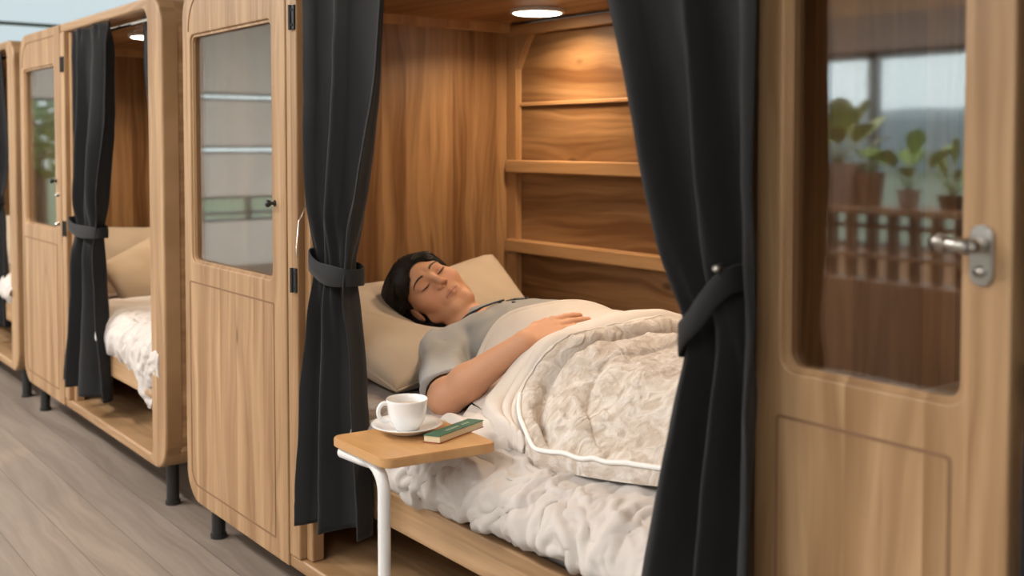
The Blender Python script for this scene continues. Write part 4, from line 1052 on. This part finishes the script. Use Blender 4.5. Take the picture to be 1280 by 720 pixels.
# loose corner of the lining puddled on the duvet beside the table
def puddle():
    N = 90; g = np.linspace(0, 1, N); A, Bq = np.meshgrid(g, g, indexing='ij')
    X = 1.175 + .25 * A + .03 * np.sin(Bq * 5); Y = .085 + .11 * Bq + .015 * np.sin(A * 6 + 1) + .01 * A
    e = np.minimum(np.minimum(rnd(A, .1), rnd(1 - A, .1)), np.minimum(rnd(Bq, .14), rnd(1 - Bq, .1)))
    z = MT + .020 + .036 * e + .006 * np.sin(2 * PI * (Bq * 2.1 + A * .9 + .15 * np.sin(A * 7))) * e + .008 * np.sin(2 * PI * (A * 1.2 - Bq * .6)) * e + .006 * pn(np.stack([X, Y, X * 0], -1), 20, 3.) * e
    z = np.maximum(z, MT + .012)
    mk('loose_corner', np.stack([X, Y, z], -1).reshape(-1, 3), gridfaces(N, N), 'cream_fleece', throw, smooth=True)
puddle()

# ------------------------------------------------------------------ C-shaped side table with cup, saucer and booklet
TZ = .60
ta, tb_, tc_, td = np.array([1.243, -.195]), np.array([1.446, -.195]), np.array([1.482, .035]), np.array([1.268, .045])
table = empty('side_table', (1.38, -.13, 0), 'small C-shaped side table with oak top on a white steel post, reaching over the bed', 'table')
def roundpoly(pts, r, n=8):
    out = []; m = len(pts)
    for i in range(m):
        p, a, b_ = pts[i], pts[i - 1], pts[(i + 1) % m]; da, db = nrm(a - p), nrm(b_ - p)
        for k in range(n + 1):
            t = k / n; out.append((1 - t) ** 2 * (p + da * r) + 2 * t * (1 - t) * p + t * t * (p + db * r))
    return out
op = roundpoly([ta, tb_, tc_, td], .024); bm = B()
A = [bm.verts.new((p[0], p[1], TZ)) for p in op]; f0 = bm.faces.new(A); r_ = bmesh.ops.extrude_face_region(bm, geom=[f0])
for v_ in r_['geom']:
    if isinstance(v_, bmesh.types.BMVert): v_.co.z = TZ - .018
bmesh.ops.recalc_face_normals(bm, faces=bm.faces[:])
bmesh.ops.bevel(bm, geom=[e for e in bm.edges if abs(e.verts[0].co.z - e.verts[1].co.z) < 1e-5], offset=.002, segments=2, affect='EDGES')
bmk('tabletop', bm, 'table_oak', table)
zt = TZ - .018 - .0115; pth = []
p0 = np.array([1.262, -.178, zt]); p1 = np.array([1.40, -.168, zt]); pth = [p0, p0 * .5 + p1 * .5, np.array([1.350, -.170, zt])]
for k in range(9):
    a = k / 8 * PI / 2; pth.append(np.array([1.352 + .048 * math.sin(a), -.168 + .0, zt - .048 * (1 - math.cos(a))]))
pth += [np.array([1.40, -.168, z]) for z in (.45, .3, .16, .075)]
for k in range(1, 7):
    a = k / 6 * PI / 2; pth.append(np.array([1.40, -.168 + .06 * (1 - math.cos(a)), .075 - .06 * math.sin(a)]))
pth += [np.array([1.40, .05, .015]), np.array([1.40, .18, .015])]
bm = B(); tube(bm, pth, .0118, 18); bmk('frame', bm, 'white_enamel', table, smooth=True)
bm = B(); tube(bm, [(1.25, .03, zt), (1.262, -.178, zt)], .0118, 18); tube(bm, [(1.15, -.10, .015), (1.40, -.10, .015), (1.62, -.10, .015)], .0118, 18); bmk('base_bar', bm, 'white_enamel', table, smooth=True)
# saucer + cup
cx, cy = 1.312, -.062
bm = B(); lathe(bm, [(0, .003), (.030, .003), (.032, 0), (.036, 0), (.040, .003), (.058, .011), (.069, .0165), (.0705, .0175), (.069, .0187), (.056, .0145), (.040, .0075), (.028, .0055), (0, .0055)], (cx, cy, TZ + .0005), 64)
tag(bmk('saucer', bm, 'white_porcelain', org=(cx, cy, TZ), smooth=True), 'white porcelain saucer on the oak side table, under the cup', 'saucer')
cup = empty('teacup', (cx, cy, TZ + .006), 'white porcelain cup standing on its saucer beside the green booklet', 'cup')
zb = TZ + .0065
bm = B(); lathe(bm, [(0, .003), (.019, .003), (.020, 0), (.0235, 0), (.0245, .004), (.030, .010), (.0355, .022), (.0385, .038), (.0405, .056), (.0412, .0595), (.0402, .0605), (.0388, .0595), (.037, .050), (.0345, .030), (.028, .014), (.018, .008), (0, .007)], (cx, cy, zb), 72); bmk('bowl', bm, 'white_porcelain', cup, smooth=True)
hdv = np.array([-Rv[0], -Rv[1], 0]) * .97 + Bv * .25; hdv = nrm(hdv)
bm = B(); pts = []
for k in range(17):
    a = PI * .58 - k / 16 * PI * 1.22; rr_ = .0165; pts.append(np.array([cx, cy, zb + .036]) + hdv * (.041 + .0135 * math.cos(a) * 1.15) + np.array([0, 0, .0185 * math.sin(a)]))
pts = [np.array([cx, cy, zb + .052]) + hdv * .0375] + pts[2:] + [np.array([cx, cy, zb + .018]) + hdv * .031]
tube(bm, pts, .0042, 12); bmk('handle', bm, 'white_porcelain', cup, smooth=True)
bm = B(); lathe(bm, [(0, .046), (.0355, .046), (.0355, .0455), (0, .0450)], (cx, cy, zb), 40); bmk('drink', bm, 'milk_tea', cup)
# booklet
bq = [np.array(q) for q in ((1.393, -.075), (1.421, -.058), (1.378, .075), (1.350, .058))]
book = empty('booklet', (1.385, 0, TZ), 'small green-covered booklet with cream page edges on the side table', 'book')
def slab(name, z0, z1, mat, grow=0.0, pull=0.0):
    c = sum(bq) / 4; P4 = [c + (q - c) * (1 + grow) for q in bq]; bm = B()
    lo_ = [bm.verts.new((p[0], p[1], z0)) for p in P4]; hi_ = [bm.verts.new((p[0], p[1], z1)) for p in P4]
    bm.faces.new(lo_[::-1]); bm.faces.new(hi_)
    for k in range(4): bm.faces.new((lo_[k], lo_[(k + 1) % 4], hi_[(k + 1) % 4], hi_[k]))
    return bmk(name, bm, mat, book)
slab('back_cover', TZ + .0005, TZ + .0018, 'book_red', .03); slab('pages', TZ + .0019, TZ + .0135, 'book_pages'); slab('front_cover', TZ + .0136, TZ + .0148, 'book_green', .03)
# cover print: small unreadable glyph strokes
bm = B(); dl = nrm(bq[3] - bq[0]); dw = nrm(bq[1] - bq[0]); 
for k in range(9):
    if k == 5: continue
    c = bq[0] + dl * (.045 + k * .0085) + dw * .017; q = [c - dl * .0028 - dw * .003, c + dl * .0028 - dw * .003, c + dl * .0022 + dw * .003, c - dl * .0022 + dw * .003]
    lo_ = [bm.verts.new((p[0], p[1], TZ + .0149)) for p in q]; bm.faces.new(lo_)
bmk('cover_lettering', bm, 'book_print', book)

# ------------------------------------------------------------------ planter divider with plants, mirrored in the near door
div = empty('planter_divider', (.3, -3.0, 0), 'low dark wood divider with slatted top, mirrored in the near glass door', 'divider')
bm = B(); box(bm, -1.6, 1.9, -3.08, -2.92, 0, .56, .005); bmk('lower_panel', bm, 'divider_wood', div)
bm = B(); box(bm, -1.62, 1.92, -3.11, -2.89, .855, .885, .004); box(bm, -1.6, 1.9, -3.06, -2.94, .655, .675, .002); box(bm, -1.6, 1.9, -3.06, -2.94, .79, .805, .002); bmk('top_rail', bm, 'divider_wood', div)
x = -1.58; k = 0
while x < 1.88:
    bm = B(); box(bm, x, x + .028, -3.03, -2.97, .56, .856, .002); bmk('slat', bm, 'divider_wood', div); x += .105; k += 1
def pot(x, y, w_, h_, mat, label, leaves, ls, lm, kind='broad'):
    root = empty('potted_plant', (x, y, .886), label, 'plant', None)
    bm = B(); lathe(bm, [(0, 0), (w_ * .38, 0), (w_ * .5, h_), (w_ * .46, h_), (w_ * .42, h_ * .9), (0, h_ * .9)], (x, y, .886), 24); bmk('pot', bm, mat, root, smooth=False)
    bm = B(); lathe(bm, [(0, h_ * .88), (w_ * .42, h_ * .91), (0, h_ * .92)], (x, y, .886), 20); bmk('soil', bm, 'soil', root)
    V = []; F_ = []; r_ = np.random.default_rng(int(abs(x) * 1000) + leaves); bs = B()
    for k in range(leaves):
        a = 2 * PI * k / leaves * 2.4 + r_.uniform(-.4, .4); el = r_.uniform(.35, 1.35); L = ls * r_.uniform(.75, 1.15); base = np.array([x, y, .886 + h_ * .92]); d = np.array([math.cos(a) * math.cos(el), math.sin(a) * math.cos(el), math.sin(el)])
        st = base + d * L * .85 + np.array([0, 0, L * .1]); tube(bs, [base, base + d * L * .45 + np.array([0, 0, L * .12]), st], .0028, 5)
        side = nrm(np.cross(d, [0, 0, 1.])); dn = nrm(d + np.array([0, 0, .25])); n_ = 9; k0 = len(V); Wd = L * (.26 if kind == 'broad' else .13); LL = L * (.75 if kind == 'broad' else 1.0)
        for i in range(n_):
            t = i / (n_ - 1); wv = Wd * math.sin(PI * min(1, t * .96 + .03)) ** .8; c = st + dn * LL * t + np.array([0, 0, -.22 * LL * t * t + .10 * LL * t])
            for q, up_ in ((-1, .25), (0, 0), (1, .25)): V.append(c + side * q * wv + np.array([0, 0, up_ * wv]))
        for i in range(n_ - 1):
            for q in range(2): F_.append([k0 + i * 3 + q, k0 + i * 3 + q + 1, k0 + i * 3 + q + 4, k0 + i * 3 + q + 3])
    bmk('stem', bs, lm, root, smooth=True); mk('leaves', V, F_, lm, root, smooth=True)
pot(.14, -3.0, .26, .19, 'glazed_pot', 'broad-leaved plant in a square-shouldered brown pot, mirrored at the left of the near door', 18, .185, 'leaf_olive')
pot(.50, -3.0, .10, .08, 'glazed_pot', 'slender young plant mirrored in the middle of the near glass door', 8, .165, 'leaf_green')
pot(.69, -3.02, .12, .06, 'soil', 'low bright plant mirrored at the right of the near glass door', 12, .13, 'leaf_green', 'thin')
pot(.31, -3.0, .13, .15, 'divider_wood', 'small leafy plant in a dark pot mirrored between the two larger plants', 7, .10, 'leaf_green')
